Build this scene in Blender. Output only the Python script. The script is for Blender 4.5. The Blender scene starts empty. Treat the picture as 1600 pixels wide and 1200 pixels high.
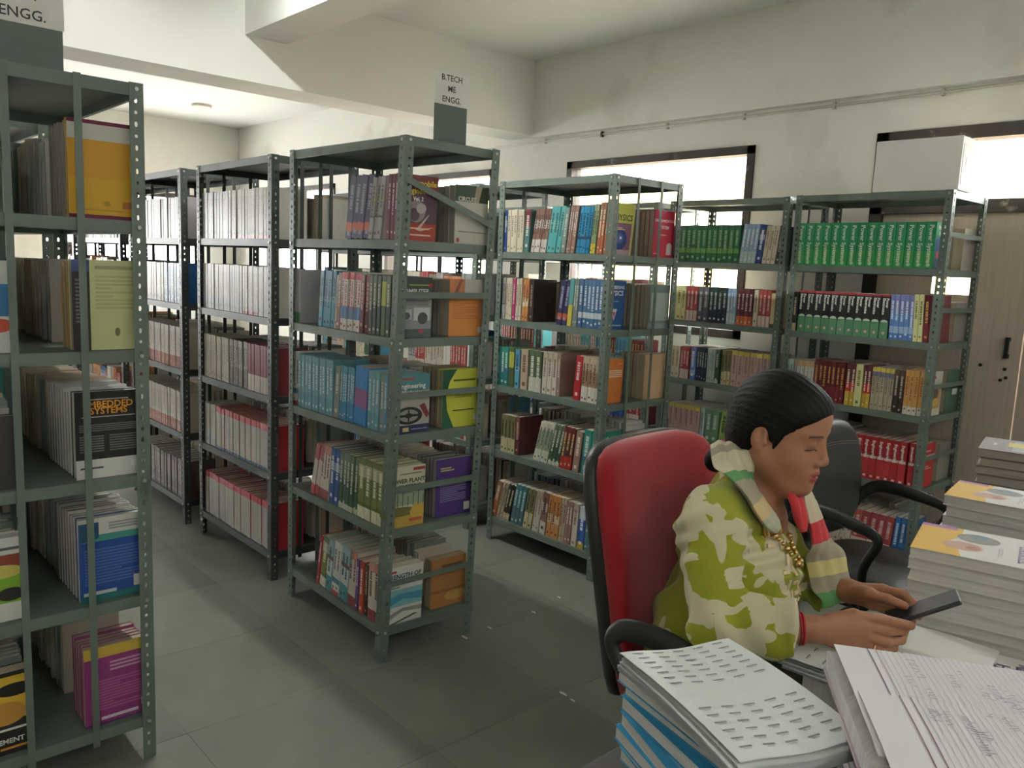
import bpy, bmesh, math, random
import numpy as np
from mathutils import Vector, Matrix

SC = bpy.context.scene
COL = SC.collection
PI = math.pi

# ------------------------------------------------------------------ camera
CAM_H = 1.5408
CAM_R = Vector((0.66883, 0.74218, 0.04281))
CAM_U = Vector((-0.13271, 0.06253, 0.98918))
CAM_F = Vector((-0.73147, 0.66728, -0.14032))
cam_data = bpy.data.cameras.new('camera')
cam_data.sensor_width = 36.0
cam_data.lens = 1278.8 / 1600 * 36.0
cam_data.clip_start = 0.05
cam_data.clip_end = 200
cam = bpy.data.objects.new('camera', cam_data)
COL.objects.link(cam)
m3 = Matrix((CAM_R, CAM_U, -CAM_F)).transposed()
cam.matrix_world = Matrix.Translation((0, 0, CAM_H)) @ m3.to_4x4()
SC.camera = cam

# ------------------------------------------------------------------ world, exposure
world = bpy.data.worlds.new('world')
SC.world = world
world.use_nodes = True
wn = world.node_tree.nodes
wn.clear()
w_out = wn.new('ShaderNodeOutputWorld')
w_bg = wn.new('ShaderNodeBackground')
w_bg.inputs['Color'].default_value = (0.98, 0.985, 0.96, 1)
w_bg.inputs['Strength'].default_value = 20.0
world.node_tree.links.new(w_bg.outputs[0], w_out.inputs[0])

SC.view_settings.view_transform = 'Standard'
SC.view_settings.look = 'None'
SC.view_settings.exposure = 0.52
SC.view_settings.gamma = 1.0
SC.view_settings.use_curve_mapping = False

TUBES = [(-3.55, 1.90, 3.165, 88), (1.7, -1.6, 3.165, 36), (1.9, 3.6, 3.165, 30), (1.7, 0.9, 3.165, 34)]  # tubes after the first are unseen, added to brighten racks and desk

# ------------------------------------------------------------------ helpers
def lin(c):
    c = [v / 255.0 if max(c) > 1.0 else v for v in c]
    return tuple((v / 12.92 if v <= 0.04045 else ((v + 0.055) / 1.055) ** 2.4) for v in c)

def rgba(c):
    return lin(c) + (1.0,)

MATS = {}
def mat(name, color=(200, 200, 200), rough=0.6, metal=0.0, var=0.0, vscale=6.0, bump=0.0, bscale=80.0,
        spec=0.4, attr=None, emit=0.0, trans=0.0, alpha=1.0, objvar=0.0, dirt=None, stretch=(1, 1, 1), coat=0.0, sheen=0.0):
    if name in MATS:
        return MATS[name]
    m = bpy.data.materials.new(name)
    m.use_nodes = True
    nt = m.node_tree
    N, Lk = nt.nodes, nt.links
    b = N['Principled BSDF']
    b.inputs['Roughness'].default_value = rough
    b.inputs['Metallic'].default_value = metal
    b.inputs['Specular IOR Level'].default_value = spec
    b.inputs['Coat Weight'].default_value = coat
    b.inputs['Sheen Weight'].default_value = sheen
    src = None
    if attr:
        a = N.new('ShaderNodeAttribute'); a.attribute_name = attr
        src = a.outputs['Color']
    else:
        c = N.new('ShaderNodeRGB'); c.outputs[0].default_value = rgba(color)
        src = c.outputs[0]
    tc = N.new('ShaderNodeTexCoord')
    mp = N.new('ShaderNodeMapping'); mp.inputs['Scale'].default_value = stretch
    Lk.new(tc.outputs['Object'], mp.inputs['Vector'])
    if dirt:
        no = N.new('ShaderNodeTexNoise'); no.inputs['Scale'].default_value = dirt[1]; no.inputs['Detail'].default_value = 6
        Lk.new(mp.outputs[0], no.inputs['Vector'])
        rp = N.new('ShaderNodeMapRange'); rp.inputs[1].default_value = dirt[2]; rp.inputs[2].default_value = dirt[3]
        Lk.new(no.outputs[0], rp.inputs[0])
        mx = N.new('ShaderNodeMix'); mx.data_type = 'RGBA'
        Lk.new(rp.outputs[0], mx.inputs[0]); Lk.new(src, mx.inputs[6]); mx.inputs[7].default_value = rgba(dirt[0])
        src = mx.outputs[2]
    if var > 0:
        no = N.new('ShaderNodeTexNoise'); no.inputs['Scale'].default_value = vscale; no.inputs['Detail'].default_value = 5
        Lk.new(mp.outputs[0], no.inputs['Vector'])
        rp = N.new('ShaderNodeMapRange'); rp.inputs[1].default_value = 0.3; rp.inputs[2].default_value = 0.7
        rp.inputs[3].default_value = 1 - var; rp.inputs[4].default_value = 1 + var
        Lk.new(no.outputs[0], rp.inputs[0])
        hs = N.new('ShaderNodeHueSaturation'); Lk.new(src, hs.inputs['Color']); Lk.new(rp.outputs[0], hs.inputs['Value'])
        src = hs.outputs[0]
    if objvar > 0:
        oi = N.new('ShaderNodeObjectInfo')
        rp = N.new('ShaderNodeMapRange'); rp.inputs[3].default_value = 1 - objvar; rp.inputs[4].default_value = 1 + objvar
        Lk.new(oi.outputs['Random'], rp.inputs[0])
        hs = N.new('ShaderNodeHueSaturation'); Lk.new(src, hs.inputs['Color']); Lk.new(rp.outputs[0], hs.inputs['Value'])
        src = hs.outputs[0]
    Lk.new(src, b.inputs['Base Color'])
    if bump > 0:
        no = N.new('ShaderNodeTexNoise'); no.inputs['Scale'].default_value = bscale; no.inputs['Detail'].default_value = 4
        Lk.new(mp.outputs[0], no.inputs['Vector'])
        bp = N.new('ShaderNodeBump'); bp.inputs['Strength'].default_value = bump; bp.inputs['Distance'].default_value = 0.002
        Lk.new(no.outputs[0], bp.inputs['Height']); Lk.new(bp.outputs[0], b.inputs['Normal'])
    if emit > 0:
        Lk.new(src, b.inputs['Emission Color']); b.inputs['Emission Strength'].default_value = emit
    if trans > 0:
        b.inputs['Transmission Weight'].default_value = trans
        b.inputs['IOR'].default_value = 1.05
    MATS[name] = m
    return m

class MB:
    """collects faces, one colour per face"""
    def __init__(self):
        self.v = []; self.f = []; self.c = []; self.m = []
    def poly(self, pts, col=(1, 1, 1), mi=0):
        n = len(self.v); self.v += [tuple(p) for p in pts]
        self.f.append(tuple(range(n, n + len(pts)))); self.c.append(col); self.m.append(mi)
    def box(self, a, b, col=(1, 1, 1), mi=0, cols=None):
        x0, y0, z0 = a; x1, y1, z1 = b
        n = len(self.v)
        self.v += [(x0,y0,z0),(x1,y0,z0),(x1,y1,z0),(x0,y1,z0),(x0,y0,z1),(x1,y0,z1),(x1,y1,z1),(x0,y1,z1)]
        fs = [(0,3,2,1),(4,5,6,7),(0,1,5,4),(1,2,6,5),(2,3,7,6),(3,0,4,7)]
        for i, q in enumerate(fs):
            self.f.append(tuple(n + k for k in q)); self.c.append(cols[i] if cols else col); self.m.append(mi)
    def obox(self, c, ax, ay, az, col=(1, 1, 1), mi=0):
        """oriented box: centre and three half vectors"""
        c, ax, ay, az = Vector(c), Vector(ax), Vector(ay), Vector(az)
        n = len(self.v)
        for s in ((-1,-1,-1),(1,-1,-1),(1,1,-1),(-1,1,-1),(-1,-1,1),(1,-1,1),(1,1,1),(-1,1,1)):
            self.v.append(tuple(c + ax*s[0] + ay*s[1] + az*s[2]))
        for q in [(0,3,2,1),(4,5,6,7),(0,1,5,4),(1,2,6,5),(2,3,7,6),(3,0,4,7)]:
            self.f.append(tuple(n + k for k in q)); self.c.append(col); self.m.append(mi)
    def loft(self, rings, col=(1, 1, 1), mi=0, cap=True, closed=True):
        n0 = len(self.v); k = len(rings[0])
        for r in rings: self.v += [tuple(p) for p in r]
        for i in range(len(rings) - 1):
            for j in range(k if closed else k - 1):
                a = n0 + i*k + j; b = n0 + i*k + (j + 1) % k
                self.f.append((a, b, b + k, a + k)); self.c.append(col(i, j) if callable(col) else col); self.m.append(mi)
        if cap and closed:
            cc = col(0, 0) if callable(col) else col
            self.f.append(tuple(n0 + j for j in reversed(range(k)))); self.c.append(cc); self.m.append(mi)
            cc = col(len(rings) - 2, 0) if callable(col) else col
            self.f.append(tuple(n0 + (len(rings) - 1)*k + j for j in range(k))); self.c.append(cc); self.m.append(mi)
    def tube(self, path, rad, n=10, col=(1, 1, 1), mi=0, sec=None, up=(0, 0, 1)):
        """sweep; rad number or list, or sec = list of (w, h) ellipse half sizes; up gives the height axis"""
        P = [Vector(p) for p in path]; rings = []
        upv = Vector(up)
        for i, p in enumerate(P):
            t = (P[min(i + 1, len(P) - 1)] - P[max(i - 1, 0)]).normalized()
            s = t.cross(upv)
            if s.length < 1e-4: s = t.cross(Vector((1, 0, 0)))
            s.normalize(); u = s.cross(t).normalized()
            if sec: w, h = sec[i] if isinstance(sec, list) else sec
            else:
                w = h = rad[i] if isinstance(rad, (list, tuple)) else rad
            rings.append([p + s*math.cos(2*PI*j/n)*w + u*math.sin(2*PI*j/n)*h for j in range(n)])
        self.loft(rings, col, mi)
    def cyl(self, a, b, r, n=16, col=(1, 1, 1), mi=0):
        self.tube([a, b], r, n, col, mi)
    def build(self, name, mats, parent=None, smooth=False, loc=None, rot=None, auto=None):
        me = self.mesh(name, mats, smooth, auto)
        return link(name, me, parent, loc, rot)
    def mesh(self, name, mats, smooth=False, auto=None):
        me = bpy.data.meshes.new(name)
        me.from_pydata(self.v, [], self.f)
        if not isinstance(mats, (list, tuple)): mats = [mats]
        for mm in mats: me.materials.append(mm)
        nf = len(self.f)
        me.polygons.foreach_set('material_index', self.m)
        if smooth: me.polygons.foreach_set('use_smooth', [True]*nf)
        ca = me.color_attributes.new('col', 'FLOAT_COLOR', 'CORNER')
        buf = []
        for f, c in zip(self.f, self.c):
            if max(c) > 1.0:
                gm = sum(c)/3; cc = tuple(rgba([(gm + (v - gm)*.86)*.93 + 12 for v in c]))  # colours muted and lifted, painting a hazy veil into them
            else: cc = tuple(c) + (1.0,)
            buf += list(cc) * len(f)
        ca.data.foreach_set('color', buf)
        me.update()
        if smooth and auto:
            me.set_sharp_from_angle(angle=math.radians(auto))
        return me

def link(name, data, parent=None, loc=None, rot=None):
    o = bpy.data.objects.new(name, data)
    COL.objects.link(o)
    if parent is not None: o.parent = parent
    if loc is not None: o.location = loc
    if rot is not None: o.rotation_euler = rot
    return o

def empty(name, loc=(0, 0, 0), rz=0.0):
    o = bpy.data.objects.new(name, None)
    o.empty_display_size = 0.1
    COL.objects.link(o); o.location = loc; o.rotation_euler = (0, 0, rz)
    return o

def tag(o, label=None, cat=None, group=None, kind=None):
    if label: o['label'] = label
    if cat: o['category'] = cat
    if group: o['group'] = group
    if kind: o['kind'] = kind
    return o

def copy_tree(o, parent=None):
    c = o.copy(); COL.objects.link(c)
    if parent is not None: c.parent = parent
    for ch in list(o.children): copy_tree(ch, c)
    return c

_text = {}
def text_mesh(s, size, matl, align='CENTER', bold=0.0, sp=1.0):
    key = (s, size, matl.name, align, bold, sp)
    if key in _text: return _text[key]
    cu = bpy.data.curves.new('lettering', 'FONT')
    cu.body = s; cu.size = size; cu.align_x = align; cu.align_y = 'CENTER'; cu.offset = bold; cu.resolution_u = 2
    cu.space_line = sp
    ob = bpy.data.objects.new('lettering', cu); COL.objects.link(ob)
    dg = bpy.context.evaluated_depsgraph_get()
    me = bpy.data.meshes.new_from_object(ob.evaluated_get(dg))
    bpy.data.objects.remove(ob); bpy.data.curves.remove(cu)
    me.materials.clear(); me.materials.append(matl)
    _text[key] = me
    return me

def bevel(o, w=0.004, seg=2):
    md = o.modifiers.new('bevel', 'BEVEL'); md.width = w; md.segments = seg; md.limit_method = 'ANGLE'
    return o
# ------------------------------------------------------------------ lamps: the beam-side tube, and unseen ones added to brighten the room
M_FIX = mat('fixture_white', (225, 225, 220), rough=0.5)
tube_labels = ['white ceiling tube light beside the long beam', 'added unseen white ceiling tube light behind the desk side',
               'added unseen white ceiling tube light by the window wall behind the desk', 'added unseen white ceiling tube light above the near end of the desk']
for (tx, ty, tz, pw), lb in zip(TUBES, tube_labels):
    t = empty('tube_light', (tx, ty, 3.23)); tag(t, lb, 'lamp', 'ceiling tube lights')
    b = MB(); b.box((-0.62, -0.03, -0.035), (0.62, 0.03, -0.0)); b.build('fixture', M_FIX, t)
    mt = mat('tube_glow_%d' % pw, (247, 250, 244), emit=pw/(PI*0.1))
    b = MB(); b.cyl((-0.59, 0, -0.052), (0.59, 0, -0.052), 0.013, 12); b.build('tube', mt, t, smooth=True)
    for sx in (-1, 1):
        b = MB(); b.box((sx*0.605 - 0.014, -0.016, -0.07), (sx*0.605 + 0.014, 0.016, -0.034)); b.build('end_cap', M_FIX, t)

# ------------------------------------------------------------------ the room
M_WALL = mat('wall_paint', (228, 226, 219), rough=0.75, var=0.03, vscale=1.3, bump=0.05, bscale=30, dirt=((204, 198, 186), 2.2, 0.56, 0.8))
M_CEIL = mat('ceiling_paint', (228, 227, 222), rough=0.8, var=0.02, vscale=0.8)
M_FRAME = mat('dark_window_frame', (58, 51, 46), rough=0.6, var=0.12, vscale=14, dirt=((150, 142, 130), 9, 0.64, 0.72))
M_GLASS = mat('window_glass', (255, 255, 255), rough=0.0, trans=1.0, spec=0.2)
M_GROUT = mat('floor_grout', (150, 150, 140), rough=0.8, dirt=((88, 88, 80), 5, 0.40, 0.56))
M_SLAB = mat('grey_green_stone', (120, 122, 112), rough=0.42, var=0.10, vscale=3.5, bump=0.06, bscale=40, objvar=0.09,
             spec=0.35, dirt=((92, 93, 84), 1.6, 0.45, 0.75))
X_BACK, X_FRONT, Y_LEFT, Y_WIN, Z_CEIL = -10.95, 2.6, -3.2, 4.83, 3.23

def struct(name, b, m, parent=None):
    o = b.build(name, m, parent)
    if parent is None: o['kind'] = 'structure'
    return o

b = MB(); b.box((X_BACK - .2, Y_LEFT - .2, -0.08), (X_FRONT + .2, Y_WIN + .2, -0.0012))
floor = struct('floor', b, M_GROUT)
floor['label'] = 'dull grey stone slab floor'
SL = 0.575
b = MB(); g = 0.0009
b.box((g, g, -0.0011), (SL - g, SL - g, 0.0))
slab_me = b.mesh('slab', M_SLAB)
rest = MB(); nslab = 0
x = -2.5 - SL*15
while x < X_FRONT + .2:
    y = 2.07 - SL*10
    while y < Y_WIN + .2:
        if x + SL > X_BACK - .1 and y + SL > Y_LEFT - .1:
            if -6.0 < x < 0.3 and -0.6 < y < 4.9 and nslab < 300:
                o = link('floor_slab', slab_me, floor, (x, y, random.Random(int(x*100)*7 + int(y*100)).uniform(-0.0003, 0.0002))); nslab += 1
            else:
                rest.box((x + g, y + g, -0.0011), (x + SL - g, y + SL - g, 0.0))
        y += SL
    x += SL
o = rest.build('floor_slab_field', M_SLAB, floor); o['kind'] = 'stuff'

M_CHIP = mat('white_chip', (206, 206, 198), rough=0.8)
rc_ = random.Random(4)
for (cx, cy, cr) in ((-2.497, 2.075, .022), (-2.508, 2.22, .016), (-2.51, 2.486, .016), (-1.928, 2.078, .024), (-1.87, 2.07, .014), (-2.56, 2.70, .014), (-1.45, 1.62, .03), (-1.5, 1.66, .016)):
    b = MB(); top = [(cx + cr*rc_.uniform(.5, 1.3)*math.cos(a), cy + cr*rc_.uniform(.2, .55)*math.sin(a), .0009) for a in np.linspace(0, 2*PI, 8)[:-1]]
    b.loft([[(x, y, .0001) for x, y, z in top], top]); b.build('plaster_chip', M_CHIP, floor)
b = MB(); b.box((X_BACK - .2, Y_LEFT - .2, Z_CEIL), (X_FRONT + .2, Y_WIN + .22, Z_CEIL + .15)); struct('ceiling', b, M_CEIL)
b = MB(); b.box((-5.47, Y_LEFT, 2.63), (-5.12, Y_WIN, Z_CEIL)); struct('trim_1', b, M_CEIL)['label'] = 'deep white ceiling beam running across the room'
b = MB(); b.box((-5.12, 2.30, 2.905), (X_FRONT, 2.58, Z_CEIL)); struct('trim_2', b, M_CEIL)['label'] = 'shallow ceiling beam running along the room'
b = MB(); b.box((-5.12, Y_WIN - 0.06, 2.615), (X_FRONT, Y_WIN, Z_CEIL)); struct('trim_3', b, M_WALL)['label'] = 'wall beam above the windows'

# walls with openings: list of (a0, a1, z0, z1)
def wall(name, axis, pos, thick, a0, a1, openings, label):
    b = MB()
    def add(u0, u1, z0, z1):
        if u1 - u0 < 1e-4 or z1 - z0 < 1e-4: return
        if axis == 'x': b.box((u0, min(pos, pos + thick), z0), (u1, max(pos, pos + thick), z1))
        else: b.box((min(pos, pos + thick), u0, z0), (max(pos, pos + thick), u1, z1))
    cur = a0
    for (o0, o1, z0, z1) in sorted(openings):
        add(cur, o0, 0, Z_CEIL); add(o0, o1, 0, z0); add(o0, o1, z1, Z_CEIL); cur = o1
    add(cur, a1, 0, Z_CEIL)
    o = struct(name, b, M_WALL); o['label'] = label
WIN = [(-10.1, -8.4, 1.13, 2.4), (-7.35, -5.64, 1.13, 2.4), (-4.74, -3.04, 1.13, 2.4)]
DOOR = (-2.24, -0.62, 0.0, 2.4)
wall('wall_right', 'x', Y_WIN, 0.2, X_BACK - .2, X_FRONT + .2, WIN + [DOOR], 'white wall with windows along the right side')
BWIN = [(-2.2, -0.5, 1.0, 2.3), (0.4, 2.0, 1.0, 2.3), (2.7, 4.3, 1.0, 2.3)]
wall('wall_back', 'y', X_BACK, -0.2, Y_LEFT, Y_WIN, BWIN, 'far white wall behind the book racks')
wall('wall_left', 'x', Y_LEFT, -0.2, X_BACK - .2, X_FRONT + .2, [], 'plain white wall on the left side')
wall('wall_front', 'y', X_FRONT, 0.2, Y_LEFT, Y_WIN, [], 'plain white wall behind the camera')

def window(n, axis, pos, a0, a1, z0, z1, depth=0.1, cols=1):
    w = 0.055
    def P(u, d, z): return (u, pos + d, z) if axis == 'x' else (pos - d if pos < 0 else pos + d, u, z)
    def bx(b, u0, u1, d0, d1, zz0, zz1):
        p, q = P(u0, d0, zz0), P(u1, d1, zz1)
        b.box(tuple(min(i, j) for i, j in zip(p, q)), tuple(max(i, j) for i, j in zip(p, q)))
    fr = MB()
    bx(fr, a0, a1, -0.012, depth, z1 - w, z1); bx(fr, a0, a1, -0.012, depth, z0, z0 + w)
    bx(fr, a0, a0 + w, -0.012, depth, z0, z1); bx(fr, a1 - w, a1, -0.012, depth, z0, z1)
    o = struct('window_%d' % n, fr, M_FRAME); o['label'] = 'dark framed window glowing with daylight'
    for i in range(cols):
        u0 = a0 + w + (a1 - a0 - 2*w)*i/cols; u1 = a0 + w + (a1 - a0 - 2*w)*(i + 1)/cols
        g = MB(); bx(g, u0, u1, 0.045, 0.05, z0 + w, z1 - w); g.build('pane', M_GLASS, o)
        if i:
            g = MB(); bx(g, u0 - .02, u0 + .02, 0.02, 0.08, z0 + w, z1 - w); g.build('mullion', M_FRAME, o)
    return o
k = 1
for (a0, a1, z0, z1) in WIN:
    window(k, 'x', Y_WIN, a0, a1, z0, z1); k += 1
for (a0, a1, z0, z1) in BWIN:
    window(k, 'y', X_BACK, a0, a1, z0, z1, cols=2); k += 1

# door with a glazed transom
M_DOOR = mat('door_laminate', (184, 170, 156), rough=0.5, var=0.07, vscale=5, stretch=(14, 14, 0.6), spec=0.3)
M_BLACK = mat('black_metal', (32, 31, 30), rough=0.45)
M_STEEL = mat('brushed_steel', (150, 148, 142), rough=0.35, metal=0.8)
d0, d1, _, dz = DOOR
b = MB(); w = 0.07
b.box((d0, Y_WIN - .015, 0), (d0 + w, Y_WIN + .11, dz)); b.box((d1 - w, Y_WIN - .015, 0), (d1, Y_WIN + .11, dz))
b.box((d0, Y_WIN - .015, dz - w), (d1, Y_WIN + .11, dz)); b.box((d0, Y_WIN - .015, 1.94), (d1, Y_WIN + .11, 1.94 + w))
door = struct('door_1', b, M_FRAME); door['label'] = 'brown laminate double door under a bright glazed transom'
b = MB(); b.box((d0 + w, Y_WIN + .05, 1.94 + w), (d1 - w, Y_WIN + .055, dz - w)); b.build('transom_pane', M_GLASS, door)
xm = -1.372
VP = (-1.86, -1.655, 1.50, 1.66)       # small glazed hatch in the leaf
for i, (x0, x1) in enumerate(((d0 + w, xm - .003), (xm + .003, d1 - w))):
    b = MB(); y0, y1 = Y_WIN + .02, Y_WIN + .06
    if i == 0:
        b.box((x0, y0, 0.01), (VP[0], y1, 1.94)); b.box((VP[1], y0, 0.01), (x1, y1, 1.94))
        b.box((VP[0], y0, 0.01), (VP[1], y1, VP[2])); b.box((VP[0], y0, VP[3]), (VP[1], y1, 1.94))
    else:
        b.box((x0, y0, 0.01), (x1, y1, 1.94))
    leaf = b.build('door_leaf', M_DOOR, door)
    if i == 0:
        b = MB(); b.box((VP[0], y0 + .01, VP[2]), (VP[1], y0 + .014, VP[3])); b.build('hatch_pane', M_GLASS, leaf)
        b = MB(); b.box((-1.446, y0 - .035, 1.18), (-1.428, y0 - .02, 1.29)); b.box((-1.446, y0 - .02, 1.27), (-1.428, y0, 1.29)); b.box((-1.446, y0 - .02, 1.18), (-1.428, y0, 1.20))
        b.build('handle', M_BLACK, leaf)
        for (hx, hz) in ((-1.56, 1.13), (-1.44, 1.12), (-1.455, 1.06), (-1.43, 1.075)):
            b = MB(); b.cyl((hx, y0, hz), (hx, y0 - .006, hz), 0.009, 10); b.build('screw_hole_cover', M_BLACK, leaf)

# conduit under the wall beam
M_COND = mat('conduit_grey', (196, 190, 178), rough=0.6)
b = MB(); b.cyl((-7.9, Y_WIN - .012, 2.575), (X_FRONT, Y_WIN - .012, 2.60), 0.008, 8)
cd = b.build('conduit_pipe', M_COND, smooth=True); tag(cd, 'thin grey conduit pipe running along the wall above the windows', 'pipe')
for i in range(9):
    cx = -5.0 + i*0.62; cz = 2.575 + 0.025*(cx + 7.9)/10.5
    b = MB(); b.box((cx - .008, Y_WIN - .024, cz - .02), (cx + .008, Y_WIN - .001, cz + .02)); b.build('clip', M_BLACK if i == 1 else M_COND, cd)
b = MB(); b.tube([(-9.615 + .11*math.cos(a), 3.8 + .11*math.sin(a), 3.228) for a in np.linspace(0, 2*PI, 25)], 0.002, 6)
b.cyl((-9.615, 3.8, 3.2), (-9.615, 3.8, 3.23), 0.11, 20)
o = b.build('ceiling_rose', M_COND); tag(o, 'small round ceiling rose in the far bay', 'ceiling fitting')

# outside, seen through the glass
M_OUT = mat('outside_plaster', (236, 226, 196), rough=0.9, var=0.06, vscale=2)
M_OUT2 = mat('outside_yellow', (232, 205, 120), rough=0.9)
M_OUT3 = mat('outside_pink', (226, 190, 180), rough=0.9)
M_ORANGE = mat('outside_orange', (226, 120, 50), rough=0.9)
M_GROUND = mat('outside_ground', (150, 144, 132), rough=0.95, var=0.1, vscale=2)
b = MB(); b.box((-30, 5.1, -0.3), (20, 40, -0.1)); o = struct('ground_outside', b, M_GROUND); o['label'] = 'pale ground outside the windows'
bd = empty('neighbour_building', (-7.5, 11.0, -0.1)); tag(bd, 'pale yellow building seen faintly through the bright windows', 'building')
b = MB(); b.box((-6, 0, 0), (7.5, 4, 2.9)); b.build('wall', M_OUT, bd)
b = MB(); b.box((-6.2, -.3, 2.9), (7.7, 4, 3.1)); b.build('parapet', M_OUT2, bd)
for i in range(8):
    b = MB(); b.box((-5.4 + i*1.6, -.03, 1.0), (-4.5 + i*1.6, 0.02, 2.3)); b.build('window', M_OUT2, bd)
b = MB(); b.box((-6, -.6, 0), (7.5, -.02, .75)); b.build('plinth', M_OUT3, bd)
sg = empty('outdoor_board', (-2.72, 6.5, -0.1)); tag(sg, 'orange board seen through the door hatch', 'board')
b = MB(); b.box((-.12, 0, 0.9), (.12, .03, 1.9)); b.build('panel', M_ORANGE, sg)
b = MB(); b.box((-.1, .03, 0), (-.06, .06, 1.9)); b.box((.06, .03, 0), (.1, .06, 1.9)); b.build('posts', M_FRAME, sg)
# ------------------------------------------------------------------ slotted angle racks
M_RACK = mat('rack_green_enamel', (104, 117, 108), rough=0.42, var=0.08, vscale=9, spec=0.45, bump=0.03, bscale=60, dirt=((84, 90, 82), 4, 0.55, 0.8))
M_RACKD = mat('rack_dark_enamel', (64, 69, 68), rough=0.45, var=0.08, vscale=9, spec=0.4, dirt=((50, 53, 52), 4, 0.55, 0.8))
M_BOLT = mat('bolt_zinc', (190, 190, 184), rough=0.35, metal=0.7)
ZL = [2.0, 1.625, 1.262, 0.894, 0.5255, 0.137]

def post_mesh(name, m, H=2.0, w=0.038, t=0.002, pitch=0.0317):
    """L profile with slots: corner at the origin, flanges along +x and +y"""
    b = MB(); n = int(H / pitch); ph = H / n
    hw, hh = 0.0046, 0.0075
    def flange(f):
        for i in range(n):
            z0, z1 = i*ph, (i + 1)*ph; zc = (z0 + z1)/2; uc = w*0.55
            out = [(0, z0), (uc, z0), (w, z0), (w, zc), (w, z1), (uc, z1), (0, z1), (0, zc)]
            ih = hh if i % 2 else hh*0.62
            inn = [(uc - hw*.7, zc - ih*.8), (uc, zc - ih), (uc + hw*.7, zc - ih*.8), (uc + hw, zc), (uc + hw*.7, zc + ih*.8), (uc, zc + ih), (uc - hw*.7, zc + ih*.8), (uc - hw, zc)]
            for k in range(8):
                k2 = (k + 1) % 8
                a, c, d, e = out[k], out[k2], inn[k2], inn[k]
                b.poly([f(a, 0), f(c, 0), f(d, 0), f(e, 0)])
                b.poly([f(a, t), f(e, t), f(d, t), f(c, t)])
                b.poly([f(e, 0), f(d, 0), f(d, t), f(e, t)])
        b.poly([f((w, 0), 0), f((w, 0), t), f((w, H), t), f((w, H), 0)])
        b.poly([f((0, H), 0), f((w, H), 0), f((w, H), t), f((0, H), t)])
    flange(lambda p, q: (p[0], q, p[1]))
    flange(lambda p, q: (q, p[0], p[1]))
    return b.mesh(name, m)
POST = {False: post_mesh('post', M_RACK), True: post_mesh('post', M_RACKD)}

def shelf_mesh(L, D, m):
    b = MB(); t = 0.0015; lip = 0.034; e = 0.0035
    x0, x1, y0, y1 = -L + e, -e, e, D - e
    b.box((x0, y0, -t), (x1, y1, 0))
    b.box((x0, y0, -lip), (x1, y0 + t, -t)); b.box((x0, y1 - t, -lip), (x1, y1, -t))
    b.box((x0, y0 + t, -lip), (x0 + t, y1 - t, -t)); b.box((x1 - t, y0 + t, -lip), (x1, y1 - t, -t))
    b.box((x0, y0 + t, -lip), (x1, y0 + .012, -lip + t)); b.box((x0, y1 - .012, -lip), (x1, y1 - t, -lip + t))
    return b.mesh('shelf', m)

RACK = {}
def rack(key, label, X0, Y0, L, D, dark=False, near='strips', twist=0.0, far='strips', bolts=True):
    """X0: near (+X) end, Y0: side facing -Y; local x runs from 0 at the near end to -L"""
    r = empty('book_rack', (X0, Y0, 0)); tag(r, label, 'rack', 'slotted angle book racks')
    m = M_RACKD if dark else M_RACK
    a = math.atan(twist)           # near posts lean in y by twist per metre, pivot at z = 1
    for (px, py, rz, lean) in ((0, 0, PI/2, 1), (0, D, PI, 1), (-L, 0, 0, 0), (-L, D, -PI/2, 0)):
        o = link('post', POST[dark], r, (px, py - (twist if lean else 0), 0))
        if lean and twist:
            o.rotation_mode = 'QUATERNION'
            o.rotation_quaternion = (Matrix.Rotation(-a, 3, 'X') @ Matrix.Rotation(rz, 3, 'Z')).to_quaternion()
        else: o.rotation_euler = (0, 0, rz)
    sm = shelf_mesh(L, D, m)
    for z in ZL:
        dy = twist*(z - 1.0); an = math.atan2(dy, L)
        o = link('shelf', sm, r, (0, dy, z - (0.002 if z > 1.9 else 0)), (0, 0, an))
    def strip(name, p, q, w=0.02):
        b = MB(); p, q = Vector(p), Vector(q); d = (q - p).normalized()
        s = d.cross(Vector((1, 0, 0))).normalized()
        b.obox((p + q)/2, (0.001, 0, 0), s*w/2, (q - p)/2); b.build(name, m, r)
    def ends(style, x):
        tw = twist if x == 0 else 0
        xo = 0.002 if x == 0 else -L - 0.002
        if style == 'strips':
            for fy in (1/3, 2/3):
                strip('end_strip', (xo, D*fy - tw, 0.09), (xo, D*fy + tw, 2.0), 0.019)
        elif style == 'rails':
            for zb in (1.79, 1.425, 1.047, 0.683, 0.312):
                strip('end_bar', (xo, 0.004, zb), (xo, D - .004, zb), 0.024)
        elif style == 'bars':
            for zb in (1.425, 1.047, 0.683, 0.312):
                o = tw*(zb - 1); strip('end_bar', (xo, 0.004 + o, zb), (xo, D - .004 + o, zb), 0.024)
            strip('end_bar', (xo, 0.01 + tw*.85, 1.845), (xo, D - .01 + tw*.7, 1.70), 0.024)
    ends(near, 0); ends(far, -L)
    if bolts:
        b = MB()
        for z in ZL:
            dy = twist*(z - 1)
            for py, s in ((0.0, 1), (D, -1)):
                b.cyl((0.0, py + s*.019 + dy, z - .017), (0.005, py + s*.019 + dy, z - .017), 0.0058, 6)
            for px, s, tt in ((0, -1, dy), (-L, 1, 0)):
                b.cyl((px + s*.019, tt, z - .017), (px + s*.019, tt - .005, z - .017), 0.0058, 6)
        o = b.build('bolts', M_BOLT, r); o['kind'] = 'stuff'
    RACK[key] = (X0, Y0, L, D, twist)
    return r

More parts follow.
